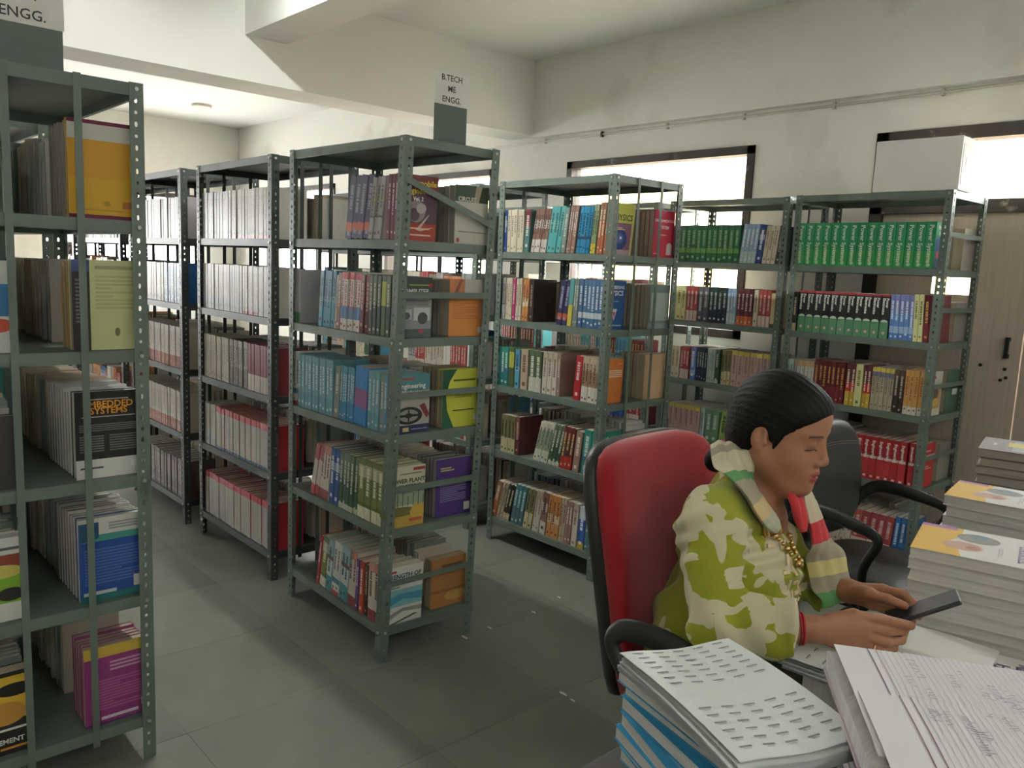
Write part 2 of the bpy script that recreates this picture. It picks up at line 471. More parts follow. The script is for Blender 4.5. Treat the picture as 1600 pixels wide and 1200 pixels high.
rack('A', 'green steel book rack in the centre with the small paper sign on top', -2.521, 1.700, 0.822, 0.45, near='bars', twist=0.033)
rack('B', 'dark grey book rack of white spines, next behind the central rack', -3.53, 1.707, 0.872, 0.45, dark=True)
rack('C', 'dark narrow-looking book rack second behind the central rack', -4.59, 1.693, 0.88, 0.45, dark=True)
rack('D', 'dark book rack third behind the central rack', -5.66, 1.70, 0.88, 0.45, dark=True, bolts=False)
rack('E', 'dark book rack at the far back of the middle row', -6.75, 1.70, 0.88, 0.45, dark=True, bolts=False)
rack('1', 'green steel book rack cut by the left edge with a large sign', -2.444, 0.299, 0.86, 0.505)
rack('1b', 'green book rack directly behind the left foreground rack', -3.46, 0.299, 0.86, 0.505, bolts=False)
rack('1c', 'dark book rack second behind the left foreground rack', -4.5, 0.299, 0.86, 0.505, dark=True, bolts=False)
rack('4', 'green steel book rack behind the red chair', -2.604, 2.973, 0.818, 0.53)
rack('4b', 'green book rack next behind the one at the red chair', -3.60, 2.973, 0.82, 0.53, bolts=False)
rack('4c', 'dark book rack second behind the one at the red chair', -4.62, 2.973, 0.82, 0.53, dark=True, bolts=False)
rack('5', 'olive green wall rack below the right window beside the door rack', -2.43, 4.25, 0.82, 0.45, near='none', far='none')
rack('5b', 'wall rack in front of the wide window, behind the physics books', -3.36, 4.27, 0.82, 0.45, near='none', bolts=False)
rack('5c', 'wall rack at the left end of the wide window', -4.40, 4.27, 0.82, 0.45, near='none', bolts=False)
rack('6', 'green wall rack with white carton on top beside the brown door', -1.561, 4.21, 0.81, 0.46, near='rails')

# ------------------------------------------------------------------ books
def mat_paper():
    m = mat('paper_edges', attr='col', rough=0.9, spec=0.15, var=0.10, vscale=1.0, stretch=(260, 3, 3), bump=0.25, bscale=1.2)
    return m
M_COVER = mat('printed_cover', attr='col', rough=0.33, spec=0.45, var=0.05, vscale=9)
M_PAPER = mat_paper()
M_PRINT = mat('printed_ink', attr='col', rough=0.55, spec=0.25)
def ink(c):
    return mat('ink_%02x%02x%02x' % tuple(c), c, rough=0.45)

W = (226, 224, 216); CR = (214, 203, 178); PG = (206, 196, 176)
# style: colour words, spine bands bottom to top [(upper fraction, colour)], cover colour, title colour
STY = {
 'indigo': ('indigo', [(.12,(52,48,92)),(.26,(205,84,60)),(1,(52,48,92))], (52,48,92), (150,150,180)),
 'silver': ('silver-grey', [(.35,(176,172,172)),(.38,(90,88,92)),(.62,(160,158,160)),(.66,(196,190,110)),(1,(168,164,166))], (176,172,172), (90,88,90)),
 'mauve': ('mauve', [(1,(128,98,108))], (128,98,108), None),
 'plum': ('plum', [(.5,(118,38,64)),(1,(108,56,76))], (112,44,66), (214,180,190)),
 'lilacwhite': ('lilac-white', [(.2,(96,150,112)),(1,(205,200,205))], (196,188,196), None),
 'skyblue': ('sky-blue', [(.45,(78,156,190)),(.55,(120,180,206)),(1,(64,140,182))], (84,160,192), (30,60,80)),
 'cream': ('cream', [(1,CR)], CR, (150,130,110)),
 'rosebrown': ('rose-brown', [(1,(156,118,104))], (150,112,98), (226,214,200)),
 'whiteredblue': ('white', [(.2,W),(.42,(70,120,180)),(.88,W),(1,(196,44,52))], W, (196,60,60)),
 'maroonbrown': ('maroon-brown', [(.5,(96,42,44)),(1,(132,74,68))], (100,48,46), (206,170,150)),
 'mossgreen': ('moss-green', [(.5,(58,74,56)),(1,(96,112,86))], (72,90,68), (190,196,170)),
 'limestripe': ('lime-striped', [(.5,(70,96,50)),(.9,(182,188,60)),(1,(70,96,50))], (120,150,70), None),
 'whitebluebase': ('white', [(.08,(190,60,60)),(.22,W),(.32,(80,130,170)),(1,W)], W, (110,110,120)),
 'paleblue': ('pale-blue', [(.3,(96,156,180)),(1,(112,172,190))], (104,166,190), (208,226,228)),
 'greygreen': ('grey-green', [(1,(120,136,128))], (124,140,132), (200,204,190)),
 'azure': ('azure', [(.35,(46,132,190)),(1,(90,158,186))], (60,140,186), (196,220,230)),
 'brightbluepink': ('bright-blue', [(.3,(24,128,206)),(.62,(150,80,150)),(1,(24,128,206))], (24,128,206), None),
 'redwhite': ('red-and-white', [(.2,(186,44,54)),(.7,(210,196,190)),(1,(176,80,80))], (190,60,64), None),
 'creamred': ('cream', [(.18,(168,58,58)),(.85,(220,208,190)),(1,(204,130,118))], (218,206,188), (120,70,70)),
 'royalblue': ('royal-blue', [(.6,(30,76,158)),(.75,(150,170,200)),(1,(30,76,158))], (30,76,158), (226,226,236)),
 'forest': ('forest-green', [(.1,(200,204,180)),(.55,(52,92,60)),(1,(96,116,92))], (58,96,64), (206,210,190)),
 'olivewhite': ('olive', [(.2,(226,222,190)),(.26,(92,104,34)),(.7,(116,128,50)),(.9,(190,188,150)),(1,(110,118,60))], (146,152,80), (232,230,206)),
 'scarlet': ('scarlet', [(1,(196,34,44))], (196,34,44), (230,200,200)),
 'tealwhite': ('teal-and-white', [(.3,(70,150,160)),(.62,(210,220,216)),(.7,(140,60,60)),(1,(150,196,200))], (140,190,196), (50,90,100)),
 'purple': ('purple', [(1,(92,56,140))], (92,56,140), (220,200,240)),
 'redorange': ('red-orange', [(.5,(206,68,40)),(1,(196,50,44))], (204,64,40), (240,220,200)),
 'darkbrown': ('dark-brown', [(.8,(54,40,36)),(1,(90,70,60))], (58,44,40), (190,170,140)),
 'tealmaroon': ('teal-and-maroon', [(.6,(58,112,108)),(1,(118,44,54))], (60,112,108), (226,220,210)),
 'brownwhite': ('brown-and-white', [(.3,(206,196,186)),(.55,(140,98,82)),(.75,(200,190,182)),(1,(132,92,80))], (170,140,124), (80,50,40)),
 'teal': ('teal', [(.5,(70,168,170)),(.7,(110,190,180)),(1,(70,168,170))], (74,168,170), (60,100,90)),
 'cerulean': ('cerulean', [(.3,(28,126,176)),(.36,(40,60,90)),(1,(36,142,192))], (34,138,188), (14,50,80)),
 'greenyellow': ('green-and-yellow', [(.2,(206,186,60)),(.7,(126,150,110)),(1,(150,164,130))], (140,160,120), (60,70,50)),
 'orangebrown': ('orange-brown', [(.6,(186,100,60)),(1,(160,112,80))], (178,100,62), (230,210,180)),
 'magentaspine': ('magenta', [(1,(198,44,110))], (198,44,110), (240,210,220)),
 'orangecream': ('orange', [(.35,(212,140,70)),(.55,(222,200,160)),(1,(206,126,60))], (208,136,70), (120,60,30)),
 'umber': ('umber', [(.4,(64,46,40)),(1,(48,34,32))], (54,40,36), (150,120,100)),
 'tealyellow': ('yellow-and-teal', [(.45,(204,186,60)),(1,(80,160,160))], (120,170,140), None),
 'denim': ('denim-blue', [(.2,(60,104,150)),(.32,(200,206,210)),(1,(70,112,158))], (44,92,150), (214,220,226)),
 'emeraldteal': ('emerald-teal', [(.35,(34,128,120)),(.45,(60,100,160)),(1,(44,146,130))], (34,136,122), (206,224,216)),
 'tan': ('tan', [(1,(190,166,140))], (186,162,136), (110,80,60)),
 'greenwhite': ('green-and-white', [(.35,(206,204,190)),(1,(74,98,64))], (80,104,70), (220,216,196)),
 'creamtan': ('cream-tan', [(.8,(206,194,176)),(1,(186,166,146))], (200,186,166), (140,110,90)),
 'taupe': ('taupe', [(1,(150,128,112))], (146,122,106), (220,200,180)),
 'creambrown': ('cream-brown', [(.35,(214,206,192)),(.7,(166,128,92)),(1,(200,176,146))], (196,170,140), (90,60,40)),
 'olivecream': ('olive-cream', [(.4,(200,186,140)),(1,(126,118,74))], (150,140,96), (60,54,34)),
 'sagecream': ('sage-cream', [(.3,(206,206,186)),(.8,(146,160,134)),(1,(206,200,180))], (160,172,148), (90,100,80)),
 'redcharcoal': ('red-and-charcoal', [(.3,(190,44,36)),(.7,(84,50,44)),(1,(120,40,38))], (104,44,40), (220,180,120)),
 'blackcream': ('black', [(.2,(186,170,130)),(1,(46,42,40))], (46,42,40), (206,190,150)),
 'tealdark': ('dark-teal', [(.4,(70,110,124)),(1,(58,128,132))], (58,116,122), (190,206,206)),
 'bluewhite': ('blue-and-white', [(.15,(214,180,40)),(.7,(46,90,176)),(1,(206,210,216))], (50,94,176), (230,232,240)),
 'green': ('bright-green', [(.38,(46,176,86)),(1,(30,166,98))], (26,156,92), None),
 'blackgreen': ('black-and-green', [(.36,(86,150,104)),(.95,(34,34,36)),(1,(186,48,50))], (40,44,42), None),
 'periwinkle': ('periwinkle-blue', [(.15,(70,120,200)),(.3,(150,180,220)),(.6,(80,130,206)),(1,(112,122,190))], (96,126,196), (220,226,240)),
 'paleyellow': ('pale-yellow', [(1,(214,212,140))], (210,208,138), (120,120,70)),
 'wine': ('wine-red', [(.4,(128,34,46)),(1,(98,26,32))], (110,28,38), (200,150,70)),
 'palecyan': ('pale-cyan', [(1,(180,202,196))], (180,202,196), (120,140,140)),
 'whitetan': ('white', [(.86,(214,212,202)),(1,(200,160,110))], (208,204,192), (150,150,140)),
 'wineyellow': ('red-and-yellow', [(.34,(206,170,40)),(.56,(206,34,32)),(1,(96,34,42))], (120,36,40), (224,210,180)),
 'stoneyellow': ('stone-grey', [(.78,(176,162,136)),(.9,(112,116,150)),(1,(216,196,70))], (170,156,130), (120,110,90)),
 'apricot': ('apricot-orange', [(.18,(214,208,196)),(1,(214,150,74))], (208,146,72), (150,90,40)),
 'crimson': ('crimson', [(.1,(190,34,40)),(.5,(200,44,48)),(.56,(226,200,196)),(1,(184,30,38))], (184,30,38), None),
 'brickred': ('brick-red', [(.3,(210,190,180)),(.34,(170,56,56)),(1,(176,62,60))], (170,58,56), (220,190,180)),
 'brightblue': ('bright-blue', [(.3,(20,70,150)),(1,(36,110,190))], (28,96,176), (206,220,240)),
 'bottle': ('bottle-green', [(.25,(28,104,58)),(.38,(96,160,60)),(1,(32,112,66))], (30,108,62), (130,180,130)),
 'iceblue': ('ice-blue', [(.3,(176,206,206)),(1,(140,176,212))], (150,184,212), (220,230,236)),
 'charcoal': ('charcoal', [(1,(58,58,62))], (58,58,62), (190,190,190)),
 'slate': ('slate-grey', [(.4,(84,88,100)),(1,(104,106,112))], (92,96,106), (200,200,206)),
 'navygreen': ('navy', [(.5,(34,46,76)),(1,(40,70,66))], (36,54,70), (200,206,210)),
 'wineorange': ('maroon-and-orange', [(.25,(214,96,44)),(1,(96,36,44))], (96,36,44), (220,200,190)),
 'creamyellow': ('yellow-cream', [(.12,(90,70,50)),(1,(220,200,146))], (214,194,140), None),
 'pinkyellow': ('dusty-pink', [(.88,(190,156,146)),(1,(206,190,70))], (186,150,140), (140,110,104)),
 'sage': ('sage-green', [(1,(104,150,112))], (104,150,112), (200,220,200)),
 'lime': ('lime-green', [(1,(150,190,90))], (150,190,90), (60,90,40)),
 'brown': ('brown', [(1,(120,92,70))], (120,92,70), None),
 'white': ('white', [(1,W)], W, None),
}
rng = random.Random(5)

def book_polys(th, d, h, bands, cover, title, back=None, page=PG, t=0.0011, rnd=rng):
    """(cover polys, page polys); x thickness, y depth from the spine at 0, z up"""
    C = []; P = []
    back = back or cover
    def bx(a, b, col, out):
        x0, y0, z0 = a; x1, y1, z1 = b
        p = [(x0,y0,z0),(x1,y0,z0),(x1,y1,z0),(x0,y1,z0),(x0,y0,z1),(x1,y0,z1),(x1,y1,z1),(x0,y1,z1)]
        for q in [(0,3,2,1),(4,5,6,7),(0,1,5,4),(1,2,6,5),(2,3,7,6),(3,0,4,7)]:
            out.append(([p[k] for k in q], col))
    z0 = 0
    r = min(th*0.12, 0.002)
    for fz, col in bands:
        z1 = h*fz
        # slightly rounded spine: three facets
        pts = [(0, r), (r, 0), (th - r, 0), (th, r)]
        for (xa, ya), (xb, yb) in zip(pts[:-1], pts[1:]):
            C.append(([(xa, ya, z0), (xb, yb, z0), (xb, yb, z1), (xa, ya, z1)], col))
        z0 = z1
    bx((0, r, 0), (t, d, h), back, C); bx((th - t, r, 0), (th, d, h), cover, C)
    for zz in (0.0, h):
        C.append(([(0, r, zz), (r, 0, zz), (th - r, 0, zz), (th, r, zz), (th - t, 2*t + r, zz), (t, 2*t + r, zz)], bands[-1][1]))
    bx((t, t + r, 0.001), (th - t, d - 0.0025, h - 0.0025), page, P)
    if title and th > 0.009:
        w = th*0.20; z = h*0.86; xc = th/2
        zend = h*rnd.uniform(0.34, 0.5)
        while z > zend:
            ln = h*rnd.uniform(0.018, 0.05)
            C.append(([(xc - w, -0.0004, z - ln), (xc + w, -0.0004, z - ln), (xc + w, -0.0004, z), (xc - w, -0.0004, z)], title))
            z -= ln + h*rnd.choice((0.006, 0.006, 0.02))
        lo = h*rnd.uniform(.05, .12)
        C.append(([(xc - w, -0.0004, lo), (xc + w, -0.0004, lo), (xc + w, -0.0004, lo + w*2), (xc - w, -0.0004, lo + w*2)], title))
    return C, P

def jitter(c, r, a=10):
    k = r.uniform(-a, a)
    return tuple(max(4, min(250, v + k + r.uniform(-3, 3))) for v in c)

def mesh_of(name, polys, m):
    b = MB()
    for p, c in polys: b.poly(p, c)
    return b.mesh(name, m)

def book(label, th, d, h, bands, cover, title, loc, rz=0.0, lean=0.0, group=None, back=None, page=PG, name='book'):
    C, P = book_polys(th, d, h, bands, cover, title, back, page)
    o = link(name, mesh_of(name, C, M_COVER))
    R = Matrix.Rotation(rz, 4, 'Z') @ Matrix.Rotation(math.radians(lean), 4, 'Y')
    piv = Vector((th, 0, 0)) if lean > 0 else Vector((0, 0, 0))
    o.matrix_world = Matrix.Translation(Vector(loc) + Matrix.Rotation(rz, 3, 'Z') @ piv) @ R @ Matrix.Translation(-piv)
    link('pages', mesh_of('pages', P, M_PAPER), o)
    tag(o, label, 'book', group)
    return o

def cover_art(o, th, d, h, items, face='+x', name='cover_print'):
    """flat print laid on a cover; u,v in 0..1, u to the right as seen"""
    b = MB(); e = 0.0004
    def P(u, v, k=1):
        if face == '+x': return (th + e*k, u*d, v*h)          # spine on the left
        if face == '-x': return (-e*k, (1 - u)*d, v*h)        # spine on the right
    texts = []
    for k, it in enumerate(items):
        kk = 1 + 0.25*k
        if it[0] == 'r':
            _, u0, v0, u1, v1, c = it
            b.poly([P(u0, v0, kk), P(u1, v0, kk), P(u1, v1, kk), P(u0, v1, kk)], c)
        elif it[0] == 'e':
            _, cu, cv, ru, rv, c = it
            b.poly([P(cu + ru*math.cos(a), cv + rv*math.sin(a), kk) for a in np.linspace(0, 2*PI, 21)[:-1]], c)
        elif it[0] == 'p':
            b.poly([P(u, v, kk) for u, v in it[1]], it[2])
        elif it[0] == 'l':     # block of small print
            _, u0, v0, u1, v1, n, c = it
            r = random.Random(n)
            for i in range(n):
                vv = v1 - (v1 - v0)*(i + .5)/n; hh = (v1 - v0)/n*0.28; ue = u1 if r.random() < .75 else u0 + (u1 - u0)*r.uniform(.4, .8)
                b.poly([P(u0, vv - hh, kk), P(ue, vv - hh, kk), P(ue, vv + hh, kk), P(u0, vv + hh, kk)], c)
        elif it[0] == 't': texts.append((it, kk))
    if b.f: b.build(name, M_PRINT, o)
    for (_, s, u, v, size, c, *rest), kk in texts:
        me = text_mesh(s, size, ink(c), *(rest[:1] or ('CENTER',)), bold=0.0006)
        t = link('title', me, o, P(u, v, kk + 1))
        t.rotation_euler = (PI/2, 0, PI/2) if face == '+x' else (PI/2, 0, -PI/2)
    return o

ORD = ['first','second','third','fourth','fifth','sixth','seventh','eighth','ninth','tenth','eleventh','twelfth','thirteenth','fourteenth','fifteenth',
       'sixteenth','seventeenth','eighteenth','nineteenth','twentieth','twenty-first','twenty-second','twenty-third','twenty-fourth','twenty-fifth',
       'twenty-sixth','twenty-seventh','twenty-eighth','twenty-ninth','thirtieth','thirty-first','thirty-second','thirty-third','thirty-fourth']
SHELF = {1: 'top', 2: 'second', 3: 'third', 4: 'fourth', 5: 'bottom'}
WHERE = {'A': 'central rack', '4': 'rack behind red chair', '6': 'rack beside brown door', '5': 'rack below right window', '1': 'left foreground rack'}
RUNS = {}
RUNS['A'] = {
  1: [(0.417,0.597,4,0.245,'indigo',9),(0.588,0.669,3,0.235,'silver',8),(0.673,0.708,1,0.235,'mauve',6),(0.708,0.776,3,0.24,'plum',3)],
  2: [(0.012,0.069,1,0.235,'lilacwhite',0),(0.227,0.355,4,0.235,'skyblue',5),(0.355,0.375,1,0.22,'cream',5),(0.37,0.401,1,0.23,'rosebrown',5),(0.401,0.548,6,0.235,'whiteredblue',4),(0.548,0.609,2,0.23,'maroonbrown',3),(0.614,0.691,3,0.23,'mossgreen',2),(0.695,0.726,1,0.23,'limestripe',2),(0.731,0.791,2,0.23,'mossgreen',1)],
  3: [(0.012,0.062,2,0.24,'whitebluebase',0),(0.062,0.363,10,0.235,'paleblue',0),(0.369,0.415,1,0.22,'greygreen',4),(0.415,0.526,6,0.225,'azure',3),(0.531,0.626,1,0.235,'brightbluepink',4),(0.631,0.713,3,0.23,'paleblue',2),(0.718,0.749,1,0.23,'greygreen',1),(0.749,0.801,2,0.23,'azure',0)],
  4: [(0.184,0.252,2,0.24,'redwhite',14),(0.258,0.34,3,0.24,'creamred',8),(0.345,0.425,2,0.24,'royalblue',5),(0.43,0.576,5,0.24,'forest',4),(0.581,0.681,2,0.245,'olivewhite',3),(0.685,0.807,3,0.245,'olivewhite',2)],
  5: [(0.254,0.277,1,0.23,'scarlet',10),(0.282,0.332,1,0.23,'olivewhite',9),(0.338,0.381,1,0.235,'tealwhite',9),(0.387,0.451,2,0.24,'whitebluebase',8),(0.451,0.523,2,0.24,'tealwhite',8),(0.523,0.588,2,0.24,'creamred',5),(0.593,0.617,1,0.22,'purple',4),(0.622,0.656,1,0.22,'redorange',3),(0.661,0.685,1,0.215,'darkbrown',2),(0.689,0.81,3,0.235,'creamred',2)],
}
RUNS['4'] = {
  1: [(0.031,0.052,1,0.225,'royalblue',0),(0.057,0.185,5,0.225,'cream',0),(0.19,0.23,1,0.225,'tealmaroon',2),(0.245,0.356,5,0.225,'brownwhite',9),(0.36,0.462,3,0.235,'teal',8),(0.467,0.499,1,0.225,'greygreen',6),(0.503,0.561,4,0.235,'rosebrown',6),(0.57,0.656,4,0.23,'cerulean',6),(0.665,0.698,2,0.24,'greenyellow',5),(0.707,0.748,2,0.245,'orangebrown',4)],
  2: [(0.032,0.059,2,0.225,'silver',0),(0.064,0.117,3,0.225,'cream',0),(0.122,0.143,1,0.225,'magentaspine',0),(0.148,0.189,2,0.225,'cream',1),(0.199,0.244,2,0.225,'orangecream',2),(0.254,0.289,1,0.225,'umber',0),(0.461,0.53,2,0.23,'indigo',7),(0.534,0.566,1,0.24,'tealyellow',3),(0.57,0.605,2,0.24,'greygreen',2),(0.61,0.772,6,0.24,'denim',1)],
  3: [(0.012,0.109,3,0.215,'emeraldteal',0),(0.114,0.156,2,0.215,'limestripe',0),(0.166,0.203,1,0.215,'skyblue',0),(0.208,0.264,1,0.22,'tan',0),(0.274,0.373,2,0.22,'greenwhite',0),(0.377,0.482,3,0.22,'creamtan',1),(0.487,0.51,1,0.225,'taupe',0),(0.601,0.646,1,0.225,'scarlet',4),(0.655,0.78,5,0.225,'creambrown',2)],
  4: [(0.073,0.185,4,0.21,'olivecream',0),(0.19,0.221,1,0.215,'maroonbrown',0),(0.334,0.442,4,0.225,'sagecream',14),(0.447,0.527,3,0.225,'forest',12),(0.532,0.615,3,0.225,'redcharcoal',8),(0.624,0.669,1,0.215,'rosebrown',6),(0.687,0.791,2,0.235,'emeraldteal',4)],
  5: [(0.013,0.052,1,0.22,'orangebrown',14),(0.058,0.102,2,0.22,'tan',14),(0.108,0.162,2,0.22,'blackcream',14),(0.173,0.268,3,0.23,'tealdark',10),(0.278,0.34,2,0.23,'olivecream',10),(0.35,0.4,2,0.235,'creamtan',8),(0.405,0.449,1,0.235,'brownwhite',6),(0.459,0.546,3,0.235,'orangecream',5),(0.55,0.588,2,0.235,'tan',4),(0.593,0.639,2,0.23,'rosebrown',4),(0.643,0.68,1,0.23,'creamtan',3),(0.684,0.729,1,0.22,'bluewhite',3),(0.734,0.804,3,0.22,'tealdark',3)],
}
RUNS['6'] = {
  1: [(0.019,0.748,15,0.225,'green',0)],
  2: [(0.028,0.055,1,0.215,'blackcream',0),(0.062,0.562,11,0.225,'blackgreen',0),(0.569,0.69,5,0.23,'periwinkle',-2),(0.69,0.736,2,0.235,'paleyellow',-3),(0.736,0.798,2,0.235,'wine',-3)],
  3: [(0.021,0.064,2,0.21,'palecyan',0),(0.072,0.187,5,0.21,'whitetan',0),(0.191,0.362,7,0.225,'wine',0),(0.37,0.422,2,0.225,'wineyellow',0),(0.422,0.46,1,0.225,'paleyellow',0),(0.464,0.505,2,0.225,'wineyellow',0),(0.508,0.621,5,0.22,'stoneyellow',0),(0.624,0.673,2,0.22,'darkbrown',0),(0.676,0.792,5,0.225,'apricot',0)],
  4: [(0.045,0.343,8,0.22,'crimson',0),(0.35,0.725,10,0.225,'crimson',0),(0.735,0.795,2,0.225,'crimson',0)],
  5: [(0.095,0.346,8,0.21,'cream',3),(0.353,0.473,4,0.21,'creamtan',8),(0.48,0.689,5,0.215,'brickred',4),(0.695,0.783,3,0.225,'brightblue',3)],
}
RUNS['5'] = {
  1: [(0.012,0.506,13,0.225,'bottle',0),(0.51,0.617,4,0.23,'iceblue',5),(0.621,0.659,1,0.225,'royalblue',6),(0.663,0.745,3,0.22,'cream',5),(0.749,0.777,1,0.215,'charcoal',5)],
  2: [(0.052,0.156,3,0.215,'paleyellow',0),(0.161,0.243,3,0.215,'brickred',0),(0.248,0.323,2,0.215,'slate',0),(0.328,0.451,4,0.215,'navygreen',0),(0.455,0.518,3,0.215,'iceblue',0),(0.522,0.63,4,0.215,'wineorange',0),(0.634,0.664,1,0.215,'cream',0),(0.668,0.743,3,0.215,'brickred',0),(0.747,0.808,2,0.2,'creamyellow',0)],
  3: [(0.073,0.139,2,0.205,'cream',0),(0.144,0.213,3,0.205,'brickred',0),(0.222,0.261,1,0.21,'periwinkle',0),(0.271,0.342,4,0.21,'navygreen',0),(0.347,0.398,3,0.21,'palecyan',0),(0.403,0.43,1,0.21,'forest',0),(0.449,0.512,3,0.21,'olivecream',0),(0.516,0.808,7,0.215,'pinkyellow',0)],
  4: [(0.084,0.323,6,0.205,'pinkyellow',0),(0.328,0.356,1,0.205,'palecyan',0),(0.361,0.459,2,0.2,'sage',2),(0.464,0.608,3,0.21,'lime',5),(0.613,0.808,5,0.2,'creamtan',2)],
  5: [(0.118,0.808,12,0.205,'creamtan',2)],
}


# books of the second rows (spines away from us), near ends only, and the rest as one field
STUFF = MB()
def stuff_book(x, y, z, th, d, h, bands, cover, title, flip=False, lean=0.0, page=PG, r=rng):
    C, P = book_polys(th, d, h, bands, cover, title, page=page)
    R = Matrix.Rotation(math.radians(lean), 4, 'Y')
    if flip: Tm = Matrix.Translation((x + th, y, z)) @ Matrix.Rotation(PI, 4, 'Z') @ R
    else: Tm = Matrix.Translation((x + (th if lean > 0 else 0), y, z)) @ R @ Matrix.Translation((-th if lean > 0 else 0, 0, 0))
    for polys, mi in ((C, 0), (P, 1)):
        for p, c in polys: STUFF.poly([tuple(Tm @ Vector(q)) for q in p], c, mi)
TXT_W = (232, 236, 226)
END = {}   # prints on the covers that face the camera at rack ends
ROWS_FAR = {('5', 1), ('5', 2), ('5', 3), ('5', 4), ('5', 5), ('4', 5)}
def shelf_row(rk):
    X0, Y0, L, D, tw = RACK[rk]
    for s, runs in RUNS[rk].items():
        z = ZL[s]; n = 0; last = None
        dy = tw*(z - 1)
        a, b_, cnt, h, st, lean = runs[-1]; w_ = (b_ - a)/cnt
        more = int((L - .022 - .18*math.sin(math.radians(max(lean, 0)))*0 - b_)/w_)
        if more > 0 and (rk, s) not in ROWS_FAR:      # the row goes on behind the corner post
            runs = runs[:-1] + [(a, b_ + more*w_, cnt + more, h, st, lean)]
        for (a, b_, cnt, h, st, lean) in runs:
            words, bands, cover, title = STY[st]
            th = (b_ - a)/cnt
            for i in range(cnt):
                hh = h*rng.uniform(.985, 1.0); dd = rng.uniform(.160, .178) if st not in ('green', 'blackgreen', 'crimson') else .17
                if st in ('green', 'blackgreen', 'crimson'): hh = h
                f = rng.uniform(-6, 6)
                bn = [(q, tuple(max(4, min(250, v + f)) for v in c)) for q, c in bands]
                x = a + i*th
                if (rk, s) in ROWS_FAR or (rk == '6' and s > 3 and x < .35):
                    stuff_book(X0 - L + x, Y0 + .014 + rng.uniform(0, .006), z + .0008, th*.96, dd, hh, bn, cover, title, lean=lean)
                    continue
                yy = Y0 + 0.012 + rng.uniform(0, .006) + dy*(x/L)
                size = 'slim' if th < .017 else ('thick' if th > .034 else 'upright')
                lb = '%s %s book, %s from left on %s shelf of %s' % (size, words, ORD[n], SHELF[s], WHERE[rk])
                t_eff = th*0.97
                le = lean
                o = book(lb, t_eff, dd, hh, bn, cover, title, (X0 - L + x, yy, z + .0008), math.atan2(dy, L), le,
                         'books on the %s' % WHERE[rk], page=jitter(PG, rng, 14))
                n += 1; last = (o, t_eff, dd, hh)
                if st == 'green':
                    t1 = link('title', text_mesh('Power Systems', th*.62, ink(TXT_W), 'LEFT', .0006), o, (th*.48, -.0009, hh*.94)); t1.rotation_euler = (PI/2, PI/2, 0)
                    b2 = MB(); b2.poly([(th*.36, -.0006, hh*.14), (th*.64, -.0006, hh*.14), (th*.64, -.0006, hh*.34), (th*.36, -.0006, hh*.34)], (150, 210, 90)); b2.build('author_band', M_PRINT, o); b2 = MB()
                    b2.poly([(th*.5 + th*.2*math.cos(q), -.0006, hh*.075 + th*.2*math.sin(q)) for q in np.linspace(0, 2*PI, 13)[:-1]], (190, 226, 190))
                    b2.build('emblem', M_PRINT, o)
                elif st == 'blackgreen':
                    t1 = link('title', text_mesh('Power', th*.42, ink(TXT_W), 'LEFT', .0006), o, (th*.68, -.0009, hh*.92)); t1.rotation_euler = (PI/2, PI/2, 0)
                    t1 = link('title', text_mesh('Electronics', th*.42, ink(TXT_W), 'LEFT', .0006), o, (th*.3, -.0009, hh*.92)); t1.rotation_euler = (PI/2, PI/2, 0)
                    b2 = MB(); b2.poly([(th*.5 + th*.42*math.cos(q), -.0006, hh*.37 + th*.3*math.sin(q)) for q in np.linspace(0, PI, 9)], (190, 220, 190)); b2.build('picture_arc', M_PRINT, o); b2 = MB()
                    b2.poly([(th*.5 + th*.18*math.cos(q), -.0006, hh*.13 + th*.18*math.sin(q)) for q in np.linspace(0, 2*PI, 9)[:-1]], (226, 170, 160))
                    b2.build('emblem', M_PRINT, o)
                elif st == 'crimson':
                    t1 = link('title', text_mesh('Engineering', th*.55, ink(TXT_W), 'LEFT', .0006), o, (th*.48, -.0009, hh*.92)); t1.rotation_euler = (PI/2, PI/2, 0)
                    b2 = MB(); b2.poly([(th*.3, -.0006, hh*.05), (th*.7, -.0006, hh*.05), (th*.7, -.0006, hh*.1), (th*.3, -.0006, hh*.1)], (230, 200, 196))
                    b2.build('emblem', M_PRINT, o)
        if last: END[(rk, s)] = last
for rk in ('A', '4', '6', '5'):
    shelf_row(rk)

def art(rk, s, items, label):
    o, th, d, h = END[(rk, s)]
    cover_art(o, th, d, h, items); o['label'] = label
GY = (120, 118, 116)
art('A', 1, [('r',0,0,1,1,(92,66,84)), ('r',0,0,1,.27,(176,62,48)), ('r',0,.78,1,1,(118,44,46)), ('e',.42,.45,.26,.17,(150,130,134)), ('e',.36,.40,.15,.10,(92,74,80)), ('e',.55,.5,.14,.08,(186,172,172)),
    ('p',[(.42,.17),(.75,.4),(.8,.42),(.55,.19),(.95,.22),(.55,.15)],(206,180,168)), ('l',.2,.17,.8,.21,1,(230,190,150)), ('l',.05,.07,.85,.11,1,(226,200,190)),
    ('t','Automobile',.5,.88,.031,(222,196,50)), ('t','Engineering',.5,.76,.031,(222,196,50)), ('t','Vol. 2',.45,.64,.02,(235,230,230))], 'maroon automobile engineering volume with yellow title at central rack top shelf end')
